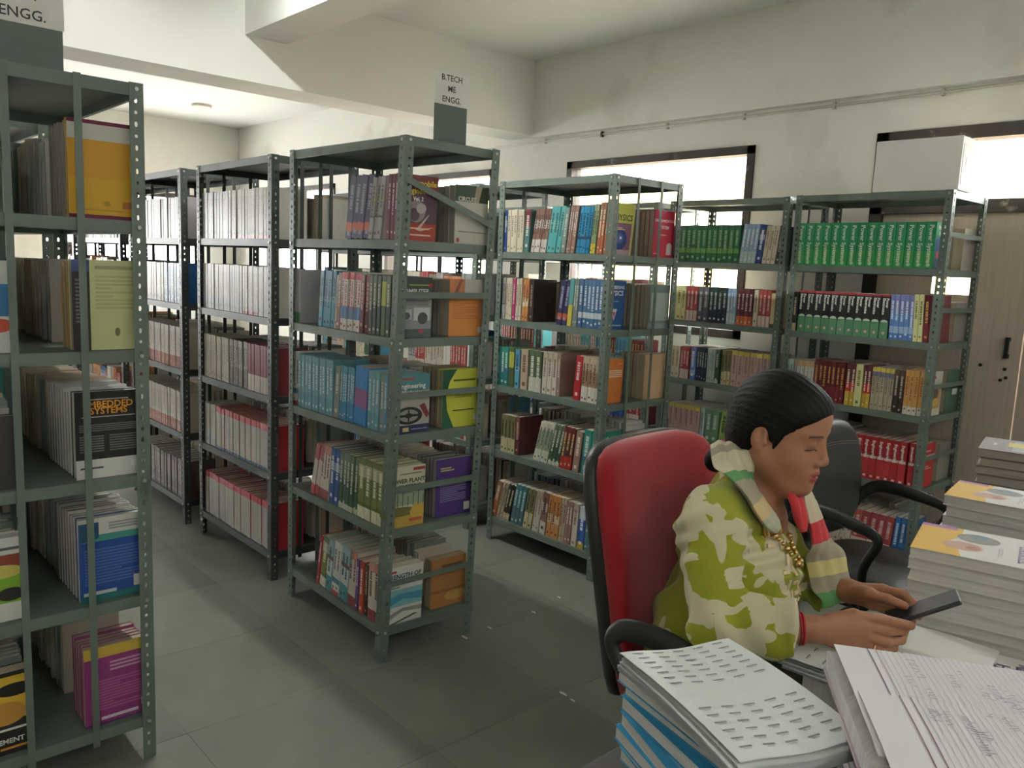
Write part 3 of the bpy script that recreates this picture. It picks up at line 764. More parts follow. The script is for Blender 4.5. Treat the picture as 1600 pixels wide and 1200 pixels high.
art('A', 2, [('r',0,0,1,1,(146,152,150)), ('r',0,.66,1,1,(66,74,68)), ('r',.35,.86,.9,.88,(150,190,70)), ('r',.9,.84,1,.9,(190,40,50)), ('r',.04,.3,.44,.47,(190,194,192)), ('r',.5,.28,.95,.5,(206,208,206)), ('e',.75,.32,.14,.1,(70,72,74)), ('e',.3,.36,.1,.06,(90,94,94)),
    ('r',0,0,1,.14,(88,100,100)), ('e',.72,.1,.08,.03,(214,60,70)), ('l',.1,.53,.9,.62,3,(110,114,112)), ('t','COMPUTER',.5,.76,.026,(220,224,216))], 'grey computer textbook with photo cover at central rack second shelf end')
art('A', 3, [('r',0,0,1,1,(176,170,160)), ('r',0,.72,1,1,(70,136,146)), ('r',0,0,1,.14,(44,52,92)), ('r',.3,.03,.46,.1,(206,180,110)), ('l',.52,.05,.95,.08,1,(150,150,180)), ('e',.45,.3,.36,.15,(44,46,44)), ('e',.45,.3,.26,.105,(150,146,136)), ('e',.45,.3,.1,.045,(44,46,44)), ('r',.43,.2,.47,.4,(44,46,44)), ('r',.17,.28,.73,.32,(44,46,44)),
    ('p',[(.72,.46),(.86,.5),(1,.3),(.92,.24)],(130,48,52)), ('l',.1,.9,.6,.95,1,(200,70,50)), ('l',.1,.58,.8,.63,1,(120,110,104)), ('t','Engineering',.52,.80,.027,(236,238,230)), ('t','Mechanics',.52,.69,.022,(236,238,230))], 'engineering textbook with gear wheel picture at central rack third shelf end')
art('A', 4, [('r',0,0,1,1,(208,206,180)), ('r',0,.36,1,.66,(150,166,140)), ('r',0,0,1,.3,(196,160,62)), ('e',.3,.26,.5,.08,(120,112,50)), ('p',[(.6,.24),(.75,.38),(1,.34),(1,.1),(.7,.12)],(214,176,60))] +
    [('r',.12 + i*.14,.34,.14 + i*.14,.5 + (i % 3)*.05,(70,80,66)) for i in range(7)] + [('r',.6,.08,.95,.13,(200,90,60)), ('r',.66,.92,.98,.97,(186,60,62)), ('l',.3,.86,.9,.89,1,(120,110,90)), ('t','POWER PLANT',.5,.76,.024,(58,84,50)), ('t','ENGINEERING',.5,.67,.02,(58,84,50))], 'cream and green power plant textbook at central rack fourth shelf end')
art('A', 5, [('r',0,0,1,1,(216,216,206)), ('r',0,.3,1,.6,(120,186,196)), ('p',[(0,.3),(.5,.42),(1,.36),(1,.5),(.4,.52),(0,.45)],(60,150,176)), ('p',[(0,.04),(.5,.2),(1,.16),(1,.24),(.5,.26),(0,.14)],(150,156,140)), ('p',[(.1,.0),(.8,.12),(.9,.1),(.3,0)],(90,96,88)), ('r',.0,.9,.3,.94,(200,60,60)), ('l',.05,.62,.4,.66,1,(120,130,130)),
    ('t','STRENGTH OF',.46,.83,.026,(30,66,110)), ('t','MATERIALS',.46,.73,.026,(30,66,110))], 'white and teal strength of materials textbook at central rack bottom shelf end')
art('4', 1, [('r',0,0,1,1,(140,90,120)), ('r',0,.62,.9,1,(206,206,70)), ('r',.9,0,1,1,(214,210,110)), ('e',.42,.3,.32,.2,(50,70,150)), ('e',.42,.32,.16,.1,(70,100,180)), ('e',.45,.33,.05,.03,(230,236,250)), ('r',0,0,.9,.1,(190,160,170)), ('l',.05,.48,.6,.54,2,(230,200,140)), ('t','PHYSICS',.45,.72,.04,(34,40,20))], 'yellow and purple physics textbook at the top of rack behind red chair')
art('4', 2, [('r',0,0,1,1,(30,84,156)), ('p',[(.4,.42),(.66,.42),(.53,.18)],(226,214,216)), ('p',[(.46,.36),(.6,.36),(.53,.22)],(206,90,90)), ('l',.1,.06,.9,.1,1,(180,200,220)), ('l',.3,.56,.7,.59,1,(140,170,210)), ('t','ENGINEERING',.5,.86,.022,(226,230,236)), ('t','PHYSICS',.5,.74,.034,(236,238,240))], 'blue engineering physics textbook on rack behind red chair')
art('4', 3, [('r',0,0,1,1,(226,120,44)), ('r',0,0,.27,1,(170,170,60)), ('e',.12,.7,.12,.2,(206,190,70)), ('e',.14,.4,.1,.12,(110,120,40)), ('r',0,.05,.26,.28,(226,226,214)), ('l',.35,.58,.95,.76,4,(240,210,180)), ('l',.75,.88,.95,.9,1,(240,220,200)), ('r',.3,.22,.95,.225,(150,80,30))], 'orange textbook with yellow strip at third shelf end of rack behind red chair')
art('4', 4, [('r',0,0,1,1,(30,136,112)), ('r',.1,.3,.44,.5,(60,110,190)), ('r',.16,.4,.3,.48,(220,230,230)), ('e',.6,.3,.2,.1,(60,160,150)), ('l',.12,.6,.8,.64,1,(190,220,200)), ('t','Technical',.4,.85,.026,(230,236,210)), ('t','Communication',.48,.73,.022,(230,236,210))], 'teal technical communication textbook on rack behind red chair')
art('6', 1, [('r',0,0,1,1,(34,120,110)), ('r',0,.72,1,1,(30,150,92)), ('e',.3,.5,.3,.16,(40,90,150)), ('e',.75,.5,.2,.16,(110,170,190)), ('e',.25,.3,.14,.08,(190,80,80)), ('r',0,0,1,.2,(60,90,100)), ('t','Power',.36,.88,.03,TXT_W), ('t','Systems',.44,.76,.026,TXT_W)], 'last bright green volume with blue picture cover beside the door rack post')
art('6', 3, [('r',0,0,1,1,(206,200,190)), ('r',.1,.1,.95,.7,(190,150,90)), ('e',.5,.5,.3,.13,(110,84,60)), ('e',.6,.3,.25,.1,(220,180,70)), ('r',0,0,1,.16,(214,206,190)), ('r',.1,.84,.5,.9,(190,60,60))], 'yellow and white picture cover at third shelf end of rack beside brown door')
art('6', 4, [('r',0,0,1,1,(196,40,40)), ('r',0,.62,1,.74,(214,206,200)), ('l',.1,.4,.8,.5,2,(230,170,160)), ('l',.1,.8,.7,.86,1,(230,190,180))], 'last crimson volume with white cover band beside the door rack post')

def field(rk, s, x0, x1, styles, row='front', th=(.016, .032), hh=(.2, .24), run=(2, 6), r=rng):
    """fills local x0..x1 (from the far end) of a shelf with runs of books"""
    X0, Y0, L, D, tw = RACK[rk]; z = ZL[s] + .0008; x = x0
    while x < x1 - .012:
        st = r.choice(styles); words, bands, cover, title = STY[st]
        n = r.randint(*run); t = r.uniform(*th); h = r.uniform(*hh); pg = jitter(PG, r, 18)
        for _ in range(n):
            if x + t > x1: break
            if row == 'front': stuff_book(X0 - L + x, Y0 + .014 + r.uniform(0, .006), z, t*.97, r.uniform(.155, .175), h*r.uniform(.985, 1), bands, cover, title, page=pg)
            else: stuff_book(X0 - L + x, Y0 + D - .012 - r.uniform(0, .006), z, t*.97, r.uniform(.155, .175), h*r.uniform(.985, 1), bands, cover, title, flip=True, page=pg)
            x += t
        x += r.uniform(0, .004)
STY.update({
 'b_lilac': ('grey', [(1,(150,142,146))], (150,142,146), (120,112,116)),
 'b_white': ('white', [(.06,(190,90,84)),(1,(208,202,190))], (206,200,188), (180,172,160)),
 'b_white2': ('white', [(.3,(196,200,204)),(1,(204,198,186))], (206,200,188), (184,178,170)),
 'b_cream': ('cream', [(1,(190,180,160))], (190,180,160), (150,140,120)),
 'b_black': ('black', [(.4,(110,100,90)),(1,(160,148,132))], (80,70,66), (60,50,46)),
 'b_maroon': ('maroon', [(.35,(200,186,172)),(1,(140,40,52))], (140,40,52), None),
 'b_redtop': ('white', [(.06,(70,110,150)),(.86,(196,190,176)),(1,(196,36,44))], (190,40,46), (176,168,156)),
 'b_redtop2': ('white', [(.86,(190,184,170)),(1,(196,36,44))], (196,36,44), (176,168,156)),
 'c_grey': ('grey', [(1,(158,152,152))], (158,152,152), (130,126,126)),
 'c_blue': ('blue', [(.3,(96,140,180)),(.92,(110,150,186)),(1,(170,60,70))], (30,96,170), (180,200,214)),
 'c_whitered': ('white', [(.28,(170,92,70)),(1,(204,196,184))], (200,190,176), (170,150,140)),
 'c_dark': ('dark', [(1,(72,56,52))], (80,60,50), (140,110,90)),
})
LB = RACK['B'][2]
def seq(rk, s, parts, h):
    X0, Y0, L, D, tw = RACK[rk]; z = ZL[s] + .0008
    for (x0, x1, n, st) in parts:
        words, bands, cover, title = STY[st]; t = (x1 - x0)/n
        for i in range(n):
            stuff_book(X0 - L + x0 + i*t, Y0 + .014 + rng.uniform(0, .006), z, t*.96, rng.uniform(.16, .175), h*rng.uniform(.985, 1), bands, cover, title, page=jitter(PG, rng, 14))
seq('B', 1, [(.04,.36,9,'b_lilac'),(.37,.85,16,'b_white')], .235)
seq('B', 2, [(.04,.52,17,'b_white2'),(.53,.70,6,'b_white'),(.70,.85,5,'b_white2')], .235)
seq('B', 3, [(.04,.36,10,'b_cream'),(.36,.58,8,'b_black'),(.59,.66,2,'b_maroon'),(.66,.85,6,'b_maroon')], .23)
seq('B', 4, [(.04,.18,4,'b_white2'),(.19,.44,7,'b_redtop'),(.45,.85,12,'b_redtop')], .225)
seq('B', 5, [(.04,.22,4,'b_redtop2'),(.22,.85,16,'b_redtop2')], .235)
seq('C', 1, [(.04,.86,22,'c_grey')], .225)
seq('C', 2, [(.04,.55,13,'b_cream'),(.55,.86,9,'c_blue')], .225)
seq('C', 3, [(.04,.86,24,'c_whitered')], .235)
seq('C', 4, [(.04,.86,24,'c_whitered')], .235)
seq('C', 5, [(.04,.86,24,'c_dark')], .225)
MIX = ['cream', 'creamtan', 'tan', 'brickred', 'royalblue', 'forest', 'silver', 'creamred', 'teal', 'wine', 'white', 'orangecream', 'skyblue', 'olivecream']
PALE = ['cream', 'creamtan', 'tan', 'silver', 'white', 'b_white', 'greygreen']
for s in range(1, 6):
    for rk in ('D', 'E', '1b', '1c', '4b', '4c', '5b', '5c'):
        field(rk, s, .04, .78, MIX, 'front')
        if not rk.startswith('5'): field(rk, s, .04, .78, MIX, 'back')
    for rk, e in (('A', .66), ('B', .85), ('C', .85), ('4', .70)):
        field(rk, s, .04 if rk != 'A' else .16, e, PALE if rk != '4' else MIX, 'back', hh=(.2, .228))
    field('1', s, .04, .60, PALE, 'back', hh=(.22, .25)); field('1', s, .04, .74, PALE, 'front', hh=(.2, .235))
    field('6', s, .04, .62, PALE, 'back', hh=(.19, .22)); field('5', s, .04, .74, PALE, 'back', hh=(.18, .2))

# near ends of the second rows
def back_end(rk, s, specs, tag_group):
    """specs nearest first: (th, h, cover, page, label, items or None, lean)"""
    X0, Y0, L, D, tw = RACK[rk]; z = ZL[s] + .0008; dy = tw*(z - 1); x = X0 - .03
    for q, (th, h, cov, pg, lb, items, d) in enumerate(specs):
        x -= th
        if q > 1:
            stuff_book(x, Y0 + D - .014 + dy, z, th*.97, d, h, [(1, cov)], cov, None, flip=True, page=pg)
            continue
        o = book(lb, th*.97, d, h, [(1, cov)], cov, None, (x + th, Y0 + D - .014 + dy, z), PI + math.atan2(dy, L), 0, tag_group, back=cov, page=pg)
        if items: cover_art(o, th*.97, d, h, items, face='-x')
GB = 'second-row books at the rack ends'
OLD = (176, 160, 136); GRP = (170, 164, 154)
def tail(rk, s, n, cov, pg, h, d, where, th=.028):
    return [(th, h*(1 - .012*(i % 3)), cov, pg, 'pale page edges, %s from end of second row, %s shelf of %s' % (ORD[i + 1], SHELF[s], where), None, d) for i in range(n)]
TXl = (170, 150, 190)
back_end('A', 1, [(.04,.225,(206,204,190),GRP,'white book cover with dark green top at central rack top shelf right',
    [('r',0,0,1,1,(208,206,192)),('r',0,.72,1,1,(64,84,66)),('p',[(.55,.72),(.62,1),(.8,1),(.7,.72)],(180,160,140)),('r',.1,.2,.95,.215,(120,120,110)),('e',.1,.06,.05,.04,(170,60,60)),('t','CIRCUIT',.35,.76,.024,(226,226,214))],.17)] + tail('A',1,3,(150,140,130),GRP,.222,.17,'central rack'), GB)
back_end('A', 2, [(.045,.225,(222,134,58),GRP,'orange book cover with white top at central rack second shelf right',
    [('r',0,0,1,1,(224,136,60)),('r',0,.7,1,1,(206,200,190)),('r',.0,.7,.45,1,(206,120,70)),('p',[(.1,.7),(.3,1),(.4,1),(.2,.7)],(150,80,60)),('l',.1,.3,.9,.6,8,(206,116,50)),('r',.88,.05,1,.16,(226,220,206))],.17)] + tail('A',2,4,(150,146,130),GRP,.222,.17,'central rack'), GB)
back_end('A', 3, [(.03,.235,(206,206,60),OLD,'yellow and dark green book cover at central rack third shelf right',
    [('r',0,0,1,1,(206,208,56)),('p',[(0,0),(.34,0),(.14,.3),(.1,.55),(.2,.8),(.4,1),(0,1)],(34,88,58)),('l',.35,.5,.85,.6,3,(150,156,40)),('r',.3,.28,.92,.3,(50,60,30)),('l',.3,.78,.95,.84,1,(100,110,30)),('r',.9,.1,1,.2,(226,226,200))],.175)] + tail('A',3,4,(120,96,70),OLD,.235,.17,'central rack'), GB)
back_end('A', 4, [(.028,.24,(70,42,120),GRP,'purple book cover with small print at central rack fourth shelf right',
    [('r',0,0,1,1,(72,44,124)),('l',.12,.25,.85,.66,12,(130,110,170)),('l',.12,.78,.5,.86,2,(206,196,110)),('r',.8,.06,.97,.2,(226,224,214))],.18)] + tail('A',4,4,(80,90,70),GRP,.235,.175,'central rack'), GB)
back_end('A', 5, [(.045,.21,(176,116,54),OLD,'orange-brown worn book at central rack bottom shelf right',
    [('r',0,0,1,1,(178,116,56)),('r',0,.3,1,.36,(150,96,44)),('e',.7,.2,.3,.1,(196,150,70)),('r',.3,.8,.9,.86,(120,76,40))],.175)], GB)
back_end('4', 1, [(.03,.235,(206,36,64),OLD,'red communication systems book at top of rack behind red chair',
    [('r',0,0,1,1,(208,40,66)),('t','COMMUNICATION',.5,.78,.018,(240,200,206)),('t','SYSTEM',.5,.64,.022,(240,220,220)),('l',.3,.46,.6,.5,1,(230,170,180)),('r',.66,.06,.92,.26,(222,206,206)),('e',.79,.26,.13,.06,(222,206,206)),('l',.05,.06,.3,.09,1,(230,160,170))],.17)] + tail('4',1,4,(150,50,70),OLD,.232,.17,'rack behind red chair'), GB)
back_end('4', 2, [(.03,.225,(150,170,160),OLD,'pale green blank book cover on rack behind red chair',
    [('r',0,0,1,1,(130,150,142)),('r',.1,.18,.95,.82,(176,196,186)),('r',0,0,1,.12,(150,180,180))],.17)] + tail('4',2,4,(120,104,84),OLD,.222,.17,'rack behind red chair'), GB)
back_end('4', 3, [(.05,.235,(222,178,134),OLD,'plain peach book cover on rack behind red chair', [('r',.8,.1,.86,.13,(120,120,100))],.17)] + tail('4',3,4,(120,100,80),OLD,.235,.17,'rack behind red chair'), GB)
back_end('4', 4, [(.03,.19,(36,66,140),OLD,'dark blue book cover with small print on rack behind red chair',
    [('l',.1,.3,.9,.8,8,(90,120,180)),('r',.1,.88,.3,.93,(190,60,70))],.17)] + tail('4',4,4,(120,110,90),OLD,.19,.17,'rack behind red chair'), GB)
back_end('6', 2, [(.03,.2,(150,144,134),OLD,'grey worn book at second shelf end of rack beside brown door', None,.165)] + tail('6',2,3,(140,130,120),OLD,.2,.16,'rack beside brown door'), GB)
back_end('6', 1, [(.05,.21,(150,142,130),OLD,'grey stack-bound volume at top shelf end of rack beside brown door', None,.165)] + tail('6',1,2,(140,130,120),OLD,.2,.16,'rack beside brown door'), GB)
back_end('6', 3, [(.03,.215,(70,110,84),OLD,'green book with white label at third shelf end beside brown door', [('r',.5,.4,.9,.55,(220,220,210))],.165)] + tail('6',3,3,(140,130,120),OLD,.21,.16,'rack beside brown door'), GB)
back_end('6', 4, [(.03,.2,(150,146,134),OLD,'grey book at fourth shelf end of rack beside brown door', None,.165)] + tail('6',4,3,(140,130,120),OLD,.2,.16,'rack beside brown door'), GB)

# left foreground rack: second row ends show their back covers, page edges towards us
WP = (214, 211, 204)
def tail1(s, n, cov, pg, h, d, th): return tail('1', s, n, cov, pg, h, d, 'left foreground rack', th)
back_end('1', 1, [(.02,.262,(222,166,40),GRP,'orange-yellow book cover with white top on top shelf of left foreground rack',
    [('r',0,0,1,1,(224,168,34)),('r',0,.0,1,.04,(120,34,66)),('r',0,.96,1,1,(120,34,66)),('r',0,.80,1,.96,(212,208,198)),('r',0,.42,1,.8,(224,158,38)),('r',.78,.12,.96,.19,(186,110,50)),('e',.55,.16,.05,.03,(190,140,40)),('l',.2,.08,.8,.1,1,(190,140,40))],.175)] + tail1(1,6,(150,146,140),GRP,.258,.172,.03), GB)
back_end('1', 2, [(.03,.25,(206,206,140),GRP,'pale yellow book cover with dark left strip on left foreground rack',
    [('r',0,0,1,1,(208,210,146)),('r',0,0,.26,1,(60,54,54)),('r',0,.87,.26,1,(70,90,150)),('l',.05,.3,.22,.8,12,(120,116,112)),('r',.34,.9,.96,.94,(170,170,120)),('l',.34,.45,.96,.84,9,(186,188,126)),('e',.66,.2,.04,.05,(120,124,80))],.175)] + tail1(2,3,(200,150,60),GRP,.246,.172,.03) , GB)
back_end('1', 3, [(.035,.25,(40,38,38),WP,'black embedded systems book cover with white base on left foreground rack',
    [('r',0,0,1,1,(42,40,40)),('r',0,0,1,.22,(222,220,216)),('l',.06,.3,.42,.5,7,(110,108,104)),('l',.5,.3,.94,.5,7,(110,108,104)),('l',.06,.54,.94,.63,4,(110,108,104)),('r',.06,.11,.4,.13,(70,70,70)),('r',.82,.1,.97,.17,(236,236,232)),('l',.2,.90,.8,.92,1,(170,168,160)),('l',.1,.70,.9,.72,1,(170,168,160)),('t','EMBEDDED',.5,.85,.026,(222,150,50)),('t','SYSTEMS',.5,.775,.026,(222,150,50))],.178)] + tail1(3,9,(206,206,204),WP,.246,.175,.03), GB)
back_end('1', 4, [(.03,.25,(30,70,160),WP,'blue and white book cover with green bands on left foreground rack',
    [('r',0,0,1,1,(32,72,164)),('r',0,.8,1,1,(212,210,200)),('r',0,.72,1,.8,(60,150,140)),('p',[(0,.72),(.3,.76),(.3,.95),(0,.95)],(40,90,130)),('r',0,0,1,.08,(30,110,110)),('l',.08,.2,.9,.64,12,(70,104,184)),('r',.82,.1,.97,.24,(222,222,216)),('r',.05,.08,.55,.12,(200,206,210)),('l',.45,.84,.9,.94,3,(150,150,150))],.178)] + tail1(4,7,(200,198,192),GRP,.246,.175,.03), GB)
back_end('1', 5, [(.03,.245,(150,44,120),OLD,'magenta and yellow book cover on bottom shelf of left foreground rack',
    [('r',0,0,1,1,(152,46,124)),('r',0,.86,1,1,(222,184,60)),('l',.1,.18,.9,.58,11,(180,84,150)),('r',.25,.06,.85,.1,(222,206,216)),('r',.9,.12,1,.22,(222,206,216)),('r',0,0,1,.03,(90,50,110)),('l',.4,.66,.9,.8,3,(206,150,190))],.175)] + tail1(5,4,(150,50,110),OLD,.243,.172,.026), GB)
def front_end(rk, s, th, h, cov, page, lb, items, d=.17, y=None):
    X0, Y0, L, D, tw = RACK[rk]
    o = book(lb, th, d, h, [(1, cov)], cov, None, (X0 - .03 - th, Y0 + .014 if y is None else y, ZL[s] + .0008), 0, 0, 'books on the left foreground rack', page=page)
    if items: cover_art(o, th, d, h, items)
front_end('1', 2, .03, .24, (214,214,210), WP, 'white book with blue and red cover at left edge, second shelf', [('r',0,0,1,1,(216,216,212)),('r',0,.4,1,.75,(50,120,180)),('e',.7,.3,.25,.08,(206,80,60))])
front_end('1', 3, .03, .2, (60,56,54), GRP, 'dark book at the left edge on third shelf', None)
front_end('1', 4, .05, .235, (222,222,214), WP, 'green and white book cover with round badge at left edge', [('r',0,0,1,1,(222,222,214)),('r',0,.22,1,.62,(130,186,40)),('r',0,.62,1,.8,(150,60,40)),('e',.6,.6,.35,.08,(214,200,90)),('e',.75,.32,.2,.08,(40,44,36)),('l',.1,.84,.9,.9,1,(90,90,90))])
front_end('1', 5, .05, .24, (40,38,36), OLD, 'black and yellow management book at left edge, bottom shelf', [('r',0,0,1,1,(40,38,36)),('r',0,.42,1,.95,(222,178,36)),('e',.75,.78,.3,.08,(34,32,30)),('e',.6,.5,.3,.14,(206,140,50)),('r',.5,.06,1,.09,(214,140,40)),('l',.1,.28,.9,.33,1,(222,222,214)),('t','MANAGEMENT',.45,.16,.02,(226,226,220))])

stf = STUFF.build('shelved_books', [M_COVER, M_PAPER]); tag(stf, 'remaining rows of books filling the racks farther back', 'books', kind='stuff')

# ------------------------------------------------------------------ signs and carton on the racks
M_PLATE = mat('sign_plate', (92, 102, 96), rough=0.45)
M_SHEET = mat('paper_white', (232, 231, 226), rough=0.8, var=0.03, vscale=14, bump=0.2, bscale=22)
def sign(label, x, y0, y1, z0, zp, z1, lines, size):
    s = empty('rack_sign', (x, (y0 + y1)/2, z0)); tag(s, label, 'sign', 'rack top signs')
    w = y1 - y0
    b = MB(); b.box((-.0015, -w/2, 0), (.0015, w/2, z1 - z0 - .01)); b.box((-.06, -w/2, 0), (.0015, w/2, .002)); b.build('plate', M_PLATE, s)
    b = MB(); b.box((.0022, -w/2 - .003, zp - z0), (.003, w/2 + .004, z1 - z0)); p = b.build('paper', M_SHEET, s)
    n = len(lines)
    for i, t in enumerate(lines):
        o = link('lettering', text_mesh(t, size, ink((60, 60, 64)), 'CENTER', .0004), p, (.0036, 0, zp - z0 + (z1 - zp)*(n - i - .5)/n)); o.rotation_euler = (PI/2, 0, PI/2)
sign('white paper sign on grey plate above the central rack', -2.545, 1.873, 2.026, 2.0, 2.134, 2.25, ['B.TECH', 'ME', 'ENGG.'], .03)
sign('large white paper sign on dark plate at the top left corner', -2.47, 0.43, 0.612, 2.0, 2.10, 2.245, ['B.TECH', 'CS,IT', 'ENGG.'], .036)
M_CARTON = mat('carton_white', (244, 244, 240), rough=0.6)
c = empty('carton', (-1.75, 4.33, 2.0), 0.02); tag(c, 'white carton standing on top of the rack beside the brown door', 'box')
b = MB(); b.box((-.22, -.09, .001), (.19, .09, .255)); o = b.build('body', M_CARTON, c); bevel(o, .003, 1)
b = MB(); b.box((.1905, -.07, .03), (.1915, .07, .22), (176, 172, 166)); b.box((.192, -.03, .12), (.1925, .03, .16), (120, 116, 112)); b.build('side_print', M_PRINT, c)
b = MB(); b.box((-.22, -.012, .2552), (.19, .012, .2556), (206, 196, 170)); b.build('tape', M_PRINT, c)
# ------------------------------------------------------------------ desk
M_DESK = mat('desk_laminate', (98, 96, 94), rough=0.4, var=0.05, vscale=8)
M_DESKW = mat('desk_panel', (112, 92, 76), rough=0.5, var=0.1, vscale=4, stretch=(1, 1, 10))
DX0, DX1, DY0, DY1, DZ = -0.80, -0.05, 0.72, 3.25, 0.76
dk = empty('office_desk', ((DX0 + DX1)/2, (DY0 + DY1)/2, 0)); tag(dk, 'long grey-topped office desk under the piles of books and papers', 'desk')
hx, hy = (DX1 - DX0)/2, (DY1 - DY0)/2
b = MB(); b.box((-hx, -hy, DZ - .03), (hx, hy, DZ)); bevel(b.build('tabletop', M_DESK, dk), .004, 2)
for sy in (-1, 0, 1):
    b = MB(); b.box((-hx + .06, sy*(hy - .06) - .012, 0), (hx - .06, sy*(hy - .06) + .012, DZ - .03)); b.build('side_panel', M_DESKW, dk)
for s in (0, 1):
    b = MB(); y0 = -hy + .075 + s*(hy - .065); b.box((hx - .10, y0, .25), (hx - .085, y0 + hy - .085, DZ - .03)); b.build('modesty_panel', M_DESKW, dk)

# ------------------------------------------------------------------ books lying in piles
def lying(label, th, d, h, cover, page, corner, ang, items=None, group=None, spine=None, name='book'):
    """corner: near-left bottom corner; length h runs along ex, depth d away along ey; spine on the far side"""
    ex = Vector((math.cos(ang), math.sin(ang), 0)); ey = Vector((-math.sin(ang), math.cos(ang), 0)); ez = Vector((0, 0, 1))
    C, P = book_polys(th, d, h, [(1, spine or cover)], cover, None, None, page)
    o = link(name, mesh_of(name, C, M_COVER))
    o.matrix_world = Matrix.Translation(Vector(corner) + ey*d) @ Matrix((ez, -ey, ex)).transposed().to_4x4()
    link('pages', mesh_of('pages', P, M_PAPER), o)
    tag(o, label, 'book', group)
    if items: cover_art(o, th, d, h, items)
    return o
YB = [('r',0,0,1,1,(226,222,216)), ('p',[(0,0),(1,0),(1,.34),(.75,.30),(.55,.22),(.3,.30),(0,.30)],(226,172,36)), ('r',0,0,.1,.26,(170,90,160)), ('e',.30,.42,.16,.15,(120,120,110)), ('e',.22,.42,.08,.07,(80,110,120)), ('e',.64,.33,.14,.14,(196,150,120)), ('e',.66,.40,.07,.05,(170,110,90)),
      ('r',.28,.695,.86,.71,(92,80,120)), ('r',.2,.835,.9,.85,(92,80,120)), ('l',.5,.56,.8,.6,2,(190,190,196)), ('t','HUMAN',.55,.75,.034,(110,100,140)), ('t','RESOURCE',.55,.89,.034,(110,100,140))]
rs = random.Random(11)
def pile(n, th, d, h, top, corner, ang, cover, page, words, group, items, jit=.006, place='', step=None):
    z = top - n*th
    # a bearer below keeps the pile standing on the desk
    for i in range(n):
        off = Vector((rs.uniform(-jit, jit), rs.uniform(-jit, jit), 0))
        if step: off += Vector(step(i, n))
        lb = 'topmost %s %s' % (words, place) if i == n - 1 else '%s, %s below the top, %s' % (words, ORD[n - 1 - i] if n - 1 - i > 0 else 'just', place)
        lb = lb.replace(', first below', ', next below')
        lying(lb, th*.97, d, h, cover, page, (corner[0] + off.x, corner[1] + off.y, z + i*th + .0004), ang + rs.uniform(-.012, .012), items if i in (n - 1,) else None, group)
PGY = (198, 192, 186)
pile(9, .0247, .225, .285, DZ + 9*.0247, (-.668, 1.800, 0), .27, (206,202,196), PGY, 'yellow and white textbook', 'yellow and white textbooks piled on the desk', YB, place='of nearer yellow pile',
     step=lambda i, n: (.02, .012, 0) if i < 4 else (0, 0, 0))
pile(9, .0267, .215, .285, DZ + 9*.0267, (-.772, 2.255, 0), .17, (206,202,196), (186,180,176), 'yellow and white textbook', 'yellow and white textbooks piled on the desk', YB, place='of second yellow pile')
GB3 = [('r',0,0,1,1,(100,92,84)), ('r',.1,.3,.9,1,(140,150,146)), ('r',.25,.25,.6,.42,(206,180,70)), ('e',.5,.7,.3,.2,(110,160,170)), ('l',.4,.1,.6,.16,1,(200,180,176))]
pile(11, .0266, .24, .29, DZ + 11*.0266, (-.855, 2.745, 0), .22, (104,94,84), (146,134,122), 'grey-brown textbook', 'grey-brown textbooks piled on the desk', GB3, place='of grey pile by the door rack', jit=.009)

# books lying flat under the white sheet
lying('white textbook with purple title lying before the yellow pile', .03, .20, .27, (216,212,206), (120,114,110), (-.625, 1.60, DZ + .0004), .27,
      YB, 'loose textbooks on the desk')
lying('second white textbook lying at the right desk edge', .026, .20, .27, (206,202,196), (190,186,180), (-.335, 1.66, DZ + .0004), .27, None, 'loose textbooks on the desk')

# blue-covered paperbacks under the printed label sheets
def bluepile(x, y, n, base):
    for i in range(n):
        a = -.34 + rs.uniform(-.11, .11)
        c = (x + rs.uniform(-.012, .012), y + rs.uniform(-.012, .012), base + i*.0238 + .0004)
        lying('blue-covered paperback, %s from the bottom of pile under the label sheets' % ORD[i], .023, .165, .235, (30,150,206) if i % 2 else (36,140,196), (196,190,184), c, a, 
              [('r',0,0,1,1,(34,150,208)),('r',.15,.3,.9,.7,(120,176,206))], 'blue paperbacks on the desk', spine=(214,214,210))
bluepile(-.765, .965, 7, DZ)

# ------------------------------------------------------------------ paper
M_LABEL = mat('label_sheet_gloss', (222, 225, 224), rough=0.28, spec=0.5, bump=0.35, bscale=9)
M_PAGE = mat('register_paper', (226, 220, 224), rough=0.7, bump=0.15, bscale=12)
def sheet(b, corner, ex, ey, w, h, zf, nx=10, ny=12, t=.0006, mi=0, col=(1, 1, 1)):
    """thin curved sheet; zf(u, v) gives height above the corner"""
    for du, s in ((0, 1), (t, -1)):
        g = [[Vector(corner) + ex*w*i/nx + ey*h*j/ny + Vector((0, 0, zf(i/nx, j/ny) - du)) for i in range(nx + 1)] for j in range(ny + 1)]
        for j in range(ny):
            for i in range(nx):
                q = [g[j][i], g[j][i+1], g[j+1][i+1], g[j+1][i]]
                b.poly(q if s > 0 else q[::-1], col, mi)
def frame(a): return Vector((math.cos(a), math.sin(a), 0)), Vector((-math.sin(a), math.cos(a), 0))
M_INKG = mat('label_ink', (120, 122, 122), rough=0.5)
